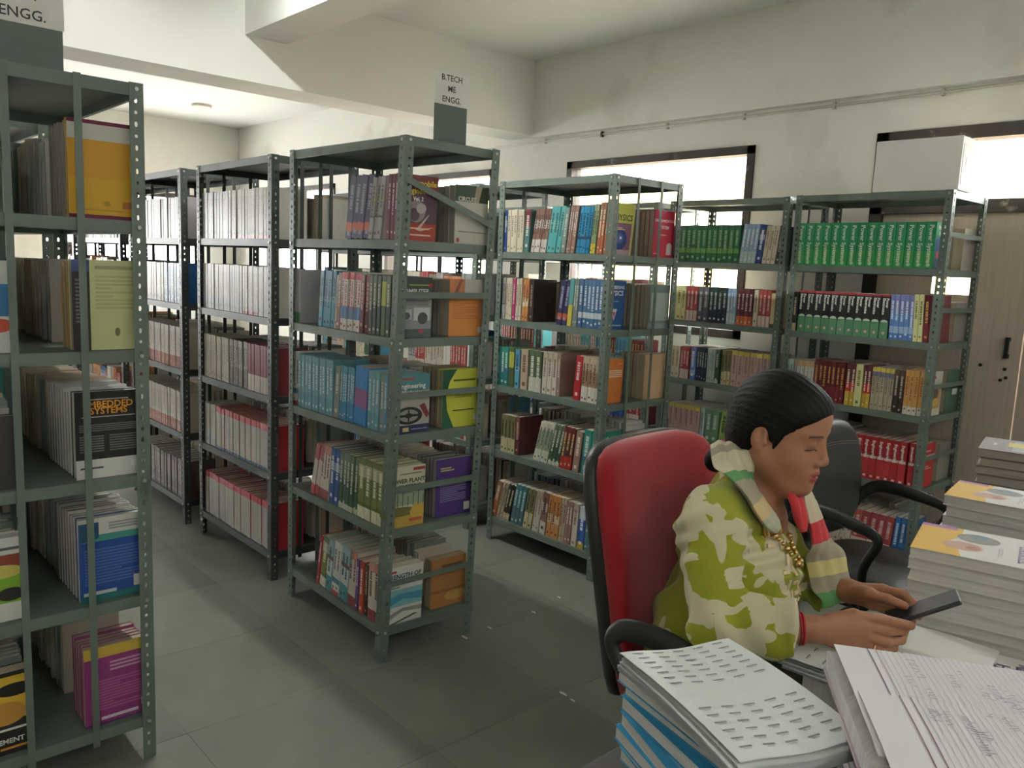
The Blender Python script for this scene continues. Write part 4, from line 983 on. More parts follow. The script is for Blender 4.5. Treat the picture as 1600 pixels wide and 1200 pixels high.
def label_sheets(label, corner, a, n, zf, print_rows, gap=None, fan=.006, ls=3):
    """pile of A4 label sheets, 297 along ex"""
    root = empty('label_sheet_pile', corner); tag(root, label, 'paper')
    r = random.Random(ls)
    for i in range(n):
        ai = a + (r.uniform(-.03, .03) if i < n - 1 else 0); ex, ey = frame(ai)
        z0 = -(n - 1 - i)*.006
        b = MB()
        o = Vector((r.uniform(-fan, fan), r.uniform(-fan, fan), z0)) if i < n - 1 else Vector((0, 0, z0))
        for k in range(1 if i == n - 1 else 4):
            sheet(b, o + Vector((0, 0, -k*.0013)), ex, ey, .297, .21, zf, t=.0009)
        s = b.build('sheet', M_LABEL, root, smooth=True)
        if i == n - 1:
            b = MB()
            for row in range(print_rows):
                if gap and gap[0] <= row < gap[1]: continue
                for c in range(5):
                    if gap and row >= gap[2] and c > 4: continue
                    u = .03 + row*.94/print_rows; v = .085 + c*.18
                    def P(uu, vv): return o + ex*.297*uu + ey*.21*vv + Vector((0, 0, zf(uu, vv) + .0005))
                    b.poly([P(u, v), P(u + .011, v), P(u + .011, v + .095), P(u, v + .095)], (140, 142, 142))
                    b.poly([P(u + .016, v + .02), P(u + .022, v + .02), P(u + .022, v + .08), P(u + .016, v + .08)], (190, 192, 192))
            pr = b.build('label_print', M_PRINT, s); pr['kind'] = 'stuff'
    return root
label_sheets('pile of white sheets printed with small labels on blue paperbacks', (-.772, .957, .947), -.335, 5, lambda u, v: .004*math.sin(3*u) - .012*(u - .3)**2 - .006*v*v + .004*math.cos(6*v), 16, (7, 10, 99))
label_sheets('small pile of label sheets lying beside her hand', (-.735, 1.40, .828), .12, 4, lambda u, v: .003*math.sin(4*v), 9, None, ls=8)
b = MB(); ex, ey = frame(.15); sheet(b, (0, 0, 0), ex, ey, .21, .25, lambda u, v: .004*math.sin(3*u + 1) + .003*v)
o = b.build('blank_sheet', M_SHEET, loc=(-.66, 1.565, .800), smooth=True); tag(o, 'blank white paper sheet lying under the phone', 'paper')
b = MB(); b.box((-.10, -.085, 0), (.15, .085, .044), (206, 203, 198)); 
o = b.build('paper_block', M_PAPER, loc=(-.60, 1.50, DZ + .0004), rot=(0, 0, .12)); tag(o, 'thick block of white paper under the small label sheets', 'paper')

# register
M_REGC = mat('register_cover', (196, 176, 184), rough=0.6)
rg_a = .625
rg = empty('register', (-.552, 1.188, .0)); tag(rg, 'open handwritten register with ruled pages at the lower right', 'notebook')
ex, ey = frame(rg_a); ey = -ey      # ey runs towards the camera side
RW, RH, RZ = .40, .31, .945
b = MB()
def rb(x0, x1, y0, y1, z0, z1, col=(1,1,1)):
    c = ex*(x0 + x1)/2 + ey*(y0 + y1)/2 + Vector((0, 0, (z0 + z1)/2)); b.obox(c, ex*(x1 - x0)/2, ey*(y1 - y0)/2, (0, 0, (z1 - z0)/2), col)
rb(0.0, RW, 0, RH, RZ - .004, RZ); b.build('cover', M_REGC, rg)
b = MB(); rb(.003, RW - .003, .003, RH - .003, RZ + .0002, RZ + .028, (206, 200, 200)); b.build('page_block', M_PAPER, rg)
zr = lambda u, v: .004*math.sin(2.5*v) + .003*math.cos(3*u)
b = MB(); sheet(b, ex*0.012 + Vector((0, 0, RZ + .036)), ex, ey, RW - .015, RH, zr, t=.0008); pg1 = b.build('page', M_PAGE, rg, smooth=True)
b = MB(); sheet(b, ex*0.018 + ey*.155 + Vector((0, 0, RZ + .0415)), ex, ey, RW - .02, RH - .12, lambda u, v: .003*math.sin(2.5*v) + .003*math.cos(3*u), t=.0008); pg2 = b.build('page', M_PAGE, rg, smooth=True)
def rule(page, z0, y0, ln, u_lines, col, w=.0006):
    b = MB()
    for x in u_lines:
        for k in range(10):
            v0, v1 = k/10, (k + 1)/10; pts = []
            for vv, xx in ((v0, x - w), (v0, x + w), (v1, x + w), (v1, x - w)):
                pts.append(ex*xx + ey*(y0 + ln*vv) + Vector((0, 0, z0 + .0012 + (zr(xx/RW, vv) if page is pg1 else .003*math.sin(2.5*vv) + .003*math.cos(3*xx/RW)))))
            b.poly(pts, col)
    o = b.build('ruling', M_PRINT, page); o['kind'] = 'stuff'
rule(pg1, RZ + .036, 0, RH, [.078 + .0085*i for i in range(38)], (190, 184, 196), .0005)
rule(pg1, RZ + .036, 0, RH, [.060], (120, 100, 118), .0009); rule(pg1, RZ + .036, 0, RH, [.072], (180, 160, 172), .0007)
rule(pg2, RZ + .0415, .155, RH - .12, [.092 + .0085*i for i in range(36)], (190, 184, 196), .0005)
rule(pg2, RZ + .0415, .155, RH - .12, [.070, .084], (140, 96, 116), .0009)
M_MARG = mat('margin_pink', (214, 192, 204), rough=0.8)
def scribble(page, z0, y0, ln, seedv, n):
    r = random.Random(seedv); b = MB()
    for i in range(n):
        x = .10 + .0085*r.randint(0, 32); v = r.uniform(.08, .75)
        for k in range(r.randint(2, 7)):
            vv = v + k*.03 + r.uniform(-.004, .004); xx = x + r.uniform(-.003, .003); L = r.uniform(.002, .007); q = r.uniform(-.5, .5)
            c = ex*xx + ey*(y0 + ln*vv) + Vector((0, 0, z0 + .0016 + (zr(xx/RW, vv) if page is pg1 else .003*math.sin(2.5*vv) + .003*math.cos(3*xx/RW))))
            d = (ex*math.cos(q) + ey*math.sin(q))*L; s = (ey*math.cos(q) - ex*math.sin(q))*.0007
            b.poly([c - d - s, c + d - s, c + d + s, c - d + s], (150, 146, 160))
    o = b.build('handwriting', M_PRINT, page); o['kind'] = 'stuff'
scribble(pg1, RZ + .036, 0, RH, 4, 26); scribble(pg2, RZ + .0415, .155, RH - .12, 9, 22)
# books that carry the register
z = DZ
for i in range(7):
    c = Vector((-.552, 1.188, 0)) + ex*.03 + ey*.27
    lying('dull paperback, %s from the bottom of pile under the open register' % ORD[i], .0255, .235, .32, (150,140,130) if i % 2 else (120,124,130), (200,196,190), (c.x, c.y, z + .0004), rg_a + rs.uniform(-.02, .02), None, 'paperbacks under the register')
    z += .0262

# ------------------------------------------------------------------ chairs
M_REDF = mat('red_chair_fabric', (150, 22, 34), rough=0.85, var=0.06, vscale=20, bump=0.3, bscale=500, sheen=0.3, spec=0.2)
M_BLKP = mat('black_plastic', (36, 35, 34), rough=0.42, spec=0.4)
M_LEATH = mat('black_leatherette', (42, 40, 39), rough=0.42, var=0.06, vscale=12, bump=0.35, bscale=18, spec=0.45)
M_STITCH = mat('grey_stitching', (120, 116, 112), rough=0.7)
def ring(cx, cz, w, t, n=32, p=3.5, curve=0.0, lean=0.0):
    pts = []
    for j in range(n):
        a = 2*PI*j/n
        c, s = math.cos(a), math.sin(a)
        y = w*math.copysign(abs(c)**(2/p), c); x = t*math.copysign(abs(s)**(2/p), s)
        pts.append((cx + x + curve*y*y, y, cz))
    return pts
def office_chair(label, loc, rz, seat_m, back_m, back_prof, seat_z, arm_z, seat=(.24, .24), arm='loop', group='office chairs', arm_out=.035):
    """faces local +x"""
    r = empty('office_chair', loc, rz); tag(r, label, 'chair', group)
    b = MB(); sw, sd = seat
    rings = []
    for (zz, k) in ((seat_z - .10, .86), (seat_z - .085, .97), (seat_z - .03, 1.0), (seat_z - .008, .96), (seat_z, .84)):
        rings.append([(x*k, y*k, zz + .012*(abs(y)/sw)**2) for (x, y, _) in [(sd*math.copysign(abs(math.sin(2*PI*j/36))**.5, math.sin(2*PI*j/36)), sw*math.copysign(abs(math.cos(2*PI*j/36))**.5, math.cos(2*PI*j/36)), 0) for j in range(36)]])
    b.loft(rings); bevel(b.build('seat', seat_m, r, smooth=True), .001, 1)
    b = MB(); b.box((-sd*.8, -sw*.8, seat_z - .118), (sd*.8, sw*.8, seat_z - .10)); b.build('seat_pan', M_BLKP, r)
    # back cushion and shell
    cush = MB(); shell = MB(); R1 = []; R2 = []
    for (zz, w, t, x) in back_prof:
        R1.append(ring(x, zz, w, t, curve=.55)); R2.append(ring(x - .036, zz, w*1.035, t*.75, curve=.55))
    cush.loft(R1); bk = cush.build('back_cushion', back_m, r, smooth=True)
    shell.loft(R2); shell.build('back_shell', M_BLKP, r, smooth=True)
    x0 = back_prof[0][3]
    b = MB(); b.tube([(x0 - .06, 0, back_prof[0][0] + .12), (x0 - .07, 0, back_prof[0][0] - .02), (x0 - .02, 0, seat_z - .10), (-.05, 0, seat_z - .115)], None, 10, sec=(.03, .012), up=(1, 0, 0)); b.build('back_bracket', M_BLKP, r, smooth=True)
    # arms
    for s in (-1, 1):
        y = s*(sw + arm_out); b = MB()
        if arm == 'loop':
            path = [(.05, y, seat_z - .10), (.03, y + s*.015, seat_z + .02), (-.06, y + s*.02, arm_z - .13), (-.13, y + s*.015, arm_z - .05), (-.145, y + s*.012, arm_z - .015), (-.12, y + s*.01, arm_z + .012), (-.07, y + s*.005, arm_z + .018), (.0, y, arm_z + .012), (.08, y, arm_z - .008), (.13, y, arm_z - .04)]
        else:
            path = [(.10, y, seat_z - .09), (.09, y + s*.02, seat_z + .04), (.10, y + s*.025, arm_z - .10), (.13, y + s*.02, arm_z - .03), (.11, y + s*.015, arm_z + .0), (.03, y + s*.01, arm_z + .018), (-.07, y, arm_z + .03), (-.15, y, arm_z + .02), (-.20, y - s*.02, arm_z - .03), (-.22, y - s*.05, arm_z - .10)]
        P = catmull(path, 5); n = len(P)
        b.tube(P, None, 12, sec=[(.0165 + .010*math.exp(-((i/n - .68)/.22)**2), .013) for i in range(n)], up=(0, s, .001))
        ar = b.build('armrest', M_BLKP, r, smooth=True)
        b = MB(); b.cyl((.05, y - s*.005, seat_z - .10), (.05, y + s*.03, seat_z - .10), .02, 14); b.build('arm_knob', M_BLKP, ar, smooth=True, auto=40)
    b = MB(); b.cyl((0, 0, .08), (0, 0, seat_z - .118), .026, 16); b.build('gas_column', M_BLKP, r, smooth=True, auto=40)
    for k in range(5):
        a = 2*PI*k/5 + .3; d = Vector((math.cos(a), math.sin(a), 0))
        b = MB(); b.tube([d*.02 + Vector((0, 0, .10)), d*.16 + Vector((0, 0, .085)), d*.29 + Vector((0, 0, .062))], None, 8, sec=[(.026, .018), (.022, .015), (.016, .011)]); leg = b.build('base_leg', M_BLKP, r, smooth=True)
        b = MB(); e = d*.29 + Vector((0, 0, .026)); s = Vector((-d.y, d.x, 0)); b.cyl(e - s*.02, e + s*.02, .026, 14); b.build('caster', M_BLKP, leg, smooth=True, auto=40)
    return r, bk
def catmull(P, k):
    P = [Vector(p) for p in P]; out = []
    for i in range(len(P) - 1):
        p0 = P[max(i - 1, 0)]; p1 = P[i]; p2 = P[i + 1]; p3 = P[min(i + 2, len(P) - 1)]
        for j in range(k):
            t = j/k
            out.append(.5*((2*p1) + (p2 - p0)*t + (2*p0 - 5*p1 + 4*p2 - p3)*t*t + (3*p1 - p0 - 3*p2 + p3)*t**3))
    out.append(P[-1]); return out
PROFRED = [(.56,.15,.02,-.215),(.575,.175,.032,-.217),(.62,.192,.038,-.222),(.72,.207,.042,-.232),(.82,.22,.044,-.245),(.92,.23,.044,-.26),(1.0,.235,.043,-.275),(1.06,.232,.042,-.288),(1.10,.222,.039,-.297),(1.125,.203,.034,-.303),(1.14,.172,.026,-.307),(1.148,.13,.014,-.309)]
office_chair('red fabric high-back office chair the woman sits on', (-.925, 1.605, 0), .10, M_REDF, M_REDF, [(z_, w_*1.06, t_, x_) for z_, w_, t_, x_ in PROFRED], .50, .80, seat=(.235, .235), arm_out=.085)
prof2 = [(.56,.16,.02,-.22),(.575,.19,.034,-.222),(.64,.215,.046,-.226),(.74,.235,.05,-.236),(.84,.243,.05,-.25),(.91,.238,.047,-.262),(.955,.22,.042,-.27),(.985,.185,.034,-.276),(1.0,.13,.02,-.28)]
bc, bk2 = office_chair('black leatherette office chair standing empty behind the woman', (-1.25, 3.02, 0), .0, M_LEATH, M_LEATH, prof2, .50, .70, seat=(.25, .25), arm='bow')
for zz, xx in ((.895, -.212), (.905, -.2105)):
    b = MB(); b.tube([(xx + .55*y*y + .002 - .004*(abs(y)/.22)**4, y, zz + .02*math.cos(y*6)) for y in np.linspace(-.21, .21, 21)], .0014, 5); b.build('stitching', M_STITCH, bk2)
for k in range(4):
    b = MB(); yy = -.15 + k*.1; b.tube([(-.16 + i*.08, yy, .501 + .001*i) for i in range(5)], .0012, 5); b.build('stitching', M_STITCH, bc)
# ------------------------------------------------------------------ the woman at the desk
def surface_nets(F, org, h):
    """F < 0 inside; returns verts (n,3) and quads"""
    S = F < 0
    nx, ny, nz = F.shape
    c = np.zeros((nx-1, ny-1, nz-1), np.int8)
    for dx in (0, 1):
        for dy in (0, 1):
            for dz in (0, 1):
                c += S[dx:nx-1+dx, dy:ny-1+dy, dz:nz-1+dz]
    mixed = (c > 0) & (c < 8)
    idx = np.argwhere(mixed)
    vid = -np.ones(mixed.shape, np.int32); vid[tuple(idx.T)] = np.arange(len(idx))
    acc = np.zeros((len(idx), 3)); cnt = np.zeros(len(idx))
    corners = [(0,0,0),(1,0,0),(0,1,0),(1,1,0),(0,0,1),(1,0,1),(0,1,1),(1,1,1)]
    vals = [F[idx[:,0]+a, idx[:,1]+b, idx[:,2]+d] for a, b, d in corners]
    for i in range(8):
        for j in range(i+1, 8):
            if sum(abs(p-q) for p, q in zip(corners[i], corners[j])) != 1: continue
            m = (vals[i] < 0) != (vals[j] < 0)
            t = np.where(m, vals[i] / np.where(m, vals[i] - vals[j], 1), 0)
            p = np.array(corners[i]) + t[:, None]*(np.array(corners[j]) - np.array(corners[i]))
            acc += np.where(m[:, None], p, 0); cnt += m
    V = (idx + acc/cnt[:, None])*h + np.array(org)
    Q = []
    for ax in range(3):
        sl0 = [slice(None)]*3; sl1 = [slice(None)]*3
        sl0[ax] = slice(0, -1); sl1[ax] = slice(1, None)
        A, B = S[tuple(sl0)], S[tuple(sl1)]
        e = np.argwhere(A != B)
        o1, o2 = [a for a in range(3) if a != ax]
        e = e[(e[:, o1] > 0) & (e[:, o2] > 0) & (e[:, o1] < F.shape[o1]-1) & (e[:, o2] < F.shape[o2]-1)]
        ins = A[tuple(e.T)]
        def g(d1, d2):
            q = e.copy(); q[:, o1] -= d1; q[:, o2] -= d2
            return vid[tuple(q.T)]
        q = np.stack([g(0, 0), g(1, 0), g(1, 1), g(0, 1)], 1)
        flip = ins if ax != 1 else ~ins
        q[~flip] = q[~flip][:, ::-1]
        Q.append(q)
    Q = np.concatenate(Q)
    return V, Q[(Q >= 0).all(1)]

class SDF:
    def __init__(self, lo, hi, h):
        self.h = h; self.lo = np.array(lo, float)
        n = np.ceil((np.array(hi) - self.lo)/h).astype(int) + 1
        self.F = np.full(tuple(n), 0.2, np.float32)
    def region(self, lo, hi):
        a = np.maximum(np.floor((np.array(lo) - self.lo)/self.h).astype(int), 0)
        b = np.minimum(np.ceil((np.array(hi) - self.lo)/self.h).astype(int) + 1, self.F.shape)
        if (b <= a).any(): return None, None
        ax = [self.lo[i] + self.h*np.arange(a[i], b[i]) for i in range(3)]
        X, Y, Z = np.meshgrid(*ax, indexing='ij', sparse=False)
        return tuple(slice(a[i], b[i]) for i in range(3)), np.stack([X, Y, Z], -1).astype(np.float32)
    def apply(self, sl, d, k, op):
        f = self.F[sl]
        if op == 'u':
            if k <= 0: r = np.minimum(f, d)
            else:
                t = np.clip(.5 + .5*(d - f)/k, 0, 1); r = d + (f - d)*(1 - 0) * 0 + (f*(1 - t) + d*t) * 0
                hh = np.clip(.5 + .5*(f - d)/k, 0, 1)
                r = f*(1 - hh) + d*hh - k*hh*(1 - hh)
        else:   # smooth subtraction of d
            hh = np.clip(.5 - .5*(f + d)/max(k, 1e-5), 0, 1)
            r = f*(1 - hh) + (-d)*hh + k*hh*(1 - hh)
        self.F[sl] = r
    def cone(self, a, b, ra, rb, k=.012, op='u', cut=None):
        a, b = np.array(a, float), np.array(b, float); R = max(ra, rb) + k + .02
        sl, P = self.region(np.minimum(a, b) - R, np.maximum(a, b) + R)
        if sl is None: return
        d = b - a; t = np.clip(((P - a) @ d)/max(d @ d, 1e-9), 0, 1)
        q = np.linalg.norm(P - (a + t[..., None]*d), axis=-1) - (ra + (rb - ra)*t)
        if cut is not None: q = np.maximum(q, (P - np.array(cut[0])) @ np.array(cut[1]))
        self.apply(sl, q, k, op)
    def ell(self, c, r, k=.012, op='u', R=None):
        c, r = np.array(c, float), np.array(r, float); B = max(r) + k + .02
        sl, P = self.region(c - B, c + B)
        if sl is None: return
        q = P - c
        if R is not None: q = q @ R          # columns of R are the ellipsoid axes
        k0 = np.linalg.norm(q/r, axis=-1); k1 = np.linalg.norm(q/(r*r), axis=-1)
        self.apply(sl, k0*(k0 - 1)/np.maximum(k1, 1e-6), k, op)
    def mesh(self): return surface_nets(self.F, self.lo, self.h)

def mesh_np(name, V, Q, m, smooth_iter=1):
    for _ in range(smooth_iter):
        acc = np.zeros_like(V); n = np.zeros(len(V))
        for i in range(4):
            np.add.at(acc, Q[:, i], V[Q[:, (i+1) % 4]] + V[Q[:, (i-1) % 4]]); np.add.at(n, Q[:, i], 2)
        V = .5*V + .5*acc/np.maximum(n, 1)[:, None]
    me = bpy.data.meshes.new(name)
    me.vertices.add(len(V)); me.vertices.foreach_set('co', V.astype(np.float32).ravel())
    me.loops.add(Q.size); me.loops.foreach_set('vertex_index', Q.astype(np.int32).ravel())
    me.polygons.add(len(Q)); me.polygons.foreach_set('loop_start', np.arange(0, Q.size, 4, dtype=np.int32))
    me.polygons.foreach_set('use_smooth', np.ones(len(Q), bool))
    me.update(calc_edges=True); me.validate()
    me.materials.append(m)
    return me, V
def vcol(me, C):
    a = me.color_attributes.new('col', 'FLOAT_COLOR', 'POINT')
    a.data.foreach_set('color', np.concatenate([C, np.ones((len(C), 1))], 1).astype(np.float32).ravel())

PA = math.atan2(.34, .94)
person = empty('person', (-1.0, 1.55, 0), PA)
tag(person, 'seated woman in green floral kurta and striped scarf looking at her phone', 'person')
M_SKIN = mat('skin', attr='col', rough=0.5, spec=0.35, var=0.05, vscale=40, bump=0.05, bscale=300)
M_SKIN.node_tree.nodes['Principled BSDF'].inputs['Subsurface Weight'].default_value = 0.12
M_SKIN.node_tree.nodes['Principled BSDF'].inputs['Subsurface Radius'].default_value = (.012, .005, .003)
M_SKIN.node_tree.nodes['Principled BSDF'].inputs['Subsurface Scale'].default_value = 0.6

# head frame: columns forward, left, up in body space
HO = np.array((.119, -.006, 1.226)); hp, hyaw = math.radians(12), math.radians(-11)
ha = np.array((math.cos(hp)*math.cos(hyaw), math.cos(hp)*math.sin(hyaw), -math.sin(hp)))
hb = np.array((-math.sin(hyaw), math.cos(hyaw), 0)); hc = np.cross(ha, hb)
HR = np.stack([ha, hb, hc], 1)
def H(a, b_, c): return HO + HR @ np.array((a, b_, c))

J = dict(shR=(.025, -.165, 1.035), elR=(.080, -.255, .868), wrR=(.245, -.200, .880), shL=(.025, .165, 1.035), elL=(.105, .205, .850), wrL=(.285, .030, .888))
def fingers(S, hand):
    for chain, r0, r1 in hand:
        n = len(chain) - 1
        for i in range(n):
            a = r0 + (r1 - r0)*i/n; b2 = r0 + (r1 - r0)*(i + 1)/n
            S.cone(chain[i], chain[i+1], a, b2, k=.004)
RH_ = [ # right hand: knuckle chains
 ([(.332,-.150,.888),(.372,-.122,.878),(.400,-.092,.874),(.408,-.068,.878)], .0102, .0080),
 ([(.334,-.150,.872),(.374,-.122,.856),(.398,-.088,.853),(.402,-.062,.860)], .0104, .0080),
 ([(.328,-.152,.856),(.364,-.126,.838),(.386,-.094,.836),(.388,-.070,.844)], .0098, .0075),
 ([(.316,-.158,.842),(.346,-.136,.826),(.366,-.110,.824),(.368,-.090,.830)], .0088, .0066),
 ([(.272,-.178,.896),(.312,-.150,.905),(.362,-.122,.899),(.412,-.098,.890)], .0135, .0088)]
LH_ = [
 ([(.352,.004,.915),(.392,-.006,.917),(.412,-.020,.905),(.408,-.034,.895)], .0102, .0080),
 ([(.356,.010,.899),(.398,.004,.896),(.422,-.010,.886),(.424,-.024,.884)], .0102, .0078),
 ([(.350,.014,.884),(.390,.010,.878),(.412,-.004,.870),(.414,-.016,.868)], .0096, .0074),
 ([(.340,.018,.872),(.372,.016,.864),(.392,.004,.857),(.394,-.008,.855)], .0086, .0066),
 ([(.300,.000,.900),(.330,-.026,.910),(.366,-.040,.912),(.396,-.046,.908)], .0130, .0086)]

def build_body():
    S = SDF((-.20, -.34, .50), (.47, .30, 1.37), .0027)
    # trunk under the clothes
    S.ell((-.01, 0, .64), (.12, .165, .11), .03); S.ell((.03, 0, .78), (.105, .15, .13), .04)
    S.ell((.05, 0, .93), (.105, .15, .13), .04); S.ell((.075, 0, 1.02), (.075, .12, .07), .04)
    S.cone((.03, -.13, 1.035), (.03, .13, 1.035), .045, .045, .04)
    # neck
    S.cone(H(-.022, 0, -.035), (.040, 0, 1.045), .051, .058, .03)
    S.cone(H(.03, 0, -.090), (.075, 0, 1.05), .036, .042, .03)
    # head
    S.ell(H(-.012, 0, .028), (.092, .074, .082), .02, R=HR)
    S.ell(H(.040, 0, -.024), (.056, .061, .086), .03, R=HR)
    S.ell(H(.046, 0, .046), (.051, .062, .048), .03, R=HR)
    for s in (-1, 1):
        S.cone(H(.000, s*.052, -.052), H(.066, s*.022, -.098), .023, .020, .028)
        S.ell(H(.058, s*.036, -.042), (.032, .028, .034), .02, R=HR)
        S.ell(H(.074, s*.030, .020), (.018, .026, .011), .014, R=HR)          # brow
    S.ell(H(.084, 0, -.101), (.020, .024, .017), .02, R=HR)                    # chin
    S.ell(H(.050, 0, -.114), (.034, .030, .018), .02, R=HR)                    # soft underchin
    S.ell(H(.082, 0, -.066), (.022, .030, .028), .02, R=HR)                    # muzzle
    for s in (-1, 1):
        S.ell(H(.104, s*.033, .000), (.017, .019, .012), .010, 's', R=HR)     # socket
        S.ell(H(.0785, s*.032, -.002), (.0150, .0165, .0135), .004, R=HR)      # lid over the eye
        S.ell(H(.0940, s*.032, -.0085), (.004, .0145, .0014), .002, 's', R=HR) # lid line
    S.cone(H(.090, 0, .010), H(.108, 0, -.030), .0080, .0105, .011)            # nose
    S.ell(H(.108, 0, -.034), (.0115, .0120, .0098), .006, R=HR)
    for s in (-1, 1):
        S.ell(H(.100, s*.0135, -.037), (.0115, .0080, .0088), .006, R=HR)
        S.ell(H(.106, s*.0070, -.0460), (.0050, .0030, .0035), .003, 's', R=HR)
    S.ell(H(.1005, 0, -.0635), (.0080, .022, .0060), .005, R=HR)               # lips
    S.ell(H(.0980, 0, -.0745), (.0090, .0185, .0070), .005, R=HR)
    S.ell(H(.110, 0, -.0688), (.012, .022, .0012), .003, 's', R=HR)
    for s in (-1, 1):                                                          # ears
        S.ell(H(-.010, s*.0750, -.012), (.017, .0070, .029), .006, R=HR)
        S.ell(H(-.003, s*.0745, -.036), (.009, .0062, .011), .006, R=HR)
        S.ell(H(-.006, s*.0835, -.006), (.0090, .0085, .016), .003, 's', R=HR)
        S.ell(H(.008, s*.0765, -.020), (.004, .004, .006), .004, R=HR)
    # arms
    S.cone(J['shR'], J['elR'], .047, .042, .03); S.cone(J['elR'], J['wrR'], .042, .0255, .02)
    S.cone(J['shL'], J['elL'], .047, .042, .03); S.cone(J['elL'], J['wrL'], .042, .0255, .02)
    for wr, hand in ((J['wrR'], RH_), (J['wrL'], LH_)):
        for i in range(4):
            kn = np.array(hand[i][0][0]); S.cone(wr, kn, .0185, .0118, .010)
        S.cone(wr, hand[4][0][1], .017, .0145, .012)
        fingers(S, hand)
    V, Q = S.mesh()
    me, V = mesh_np('body', V, Q, M_SKIN)
    base = np.array(lin((158, 110, 84))); C = np.tile(base, (len(V), 1))
    L = (V - HO) @ HR                      # head coordinates
    def mix(w, col):
        nonlocal C
        w = np.clip(w, 0, 1)[:, None]; C = C*(1 - w) + np.array(lin(col))*w
    lip = np.maximum(1.25 - np.linalg.norm((L - (.103, 0, -.0640))/(.013, .0225, .0062), axis=1), 1.25 - np.linalg.norm((L - (.101, 0, -.0750))/(.013, .019, .0076), axis=1))
    mix(lip*5, (142, 66, 66))
    for s in (-1, 1):
        u = L[:, 1]*s
        arch = .0215 - 6.0*(u - .036)**2
        br = 1 - np.abs(L[:, 2] - arch)/.0032; br = np.where((u > .012) & (u < .055) & (L[:, 0] > .045), br, 0)
        mix(br*2.2*.8, (46, 34, 28))
        la = 1 - np.abs(L[:, 2] + .0090 + .010*((u - .032)/.016)**2*.3)/.0022; la = np.where((np.abs(u - .032) < .017) & (L[:, 0] > .062), la, 0)
        lidw = 1.15 - np.linalg.norm((L - (.086, s*.033, -.001))/(.03, .020, .011), axis=1); mix(lidw*1.2*.45, (96, 60, 50))
        mix(la*2, (30, 22, 20))
    vcol(me, C)
    return link('body', me, person)
body = build_body()

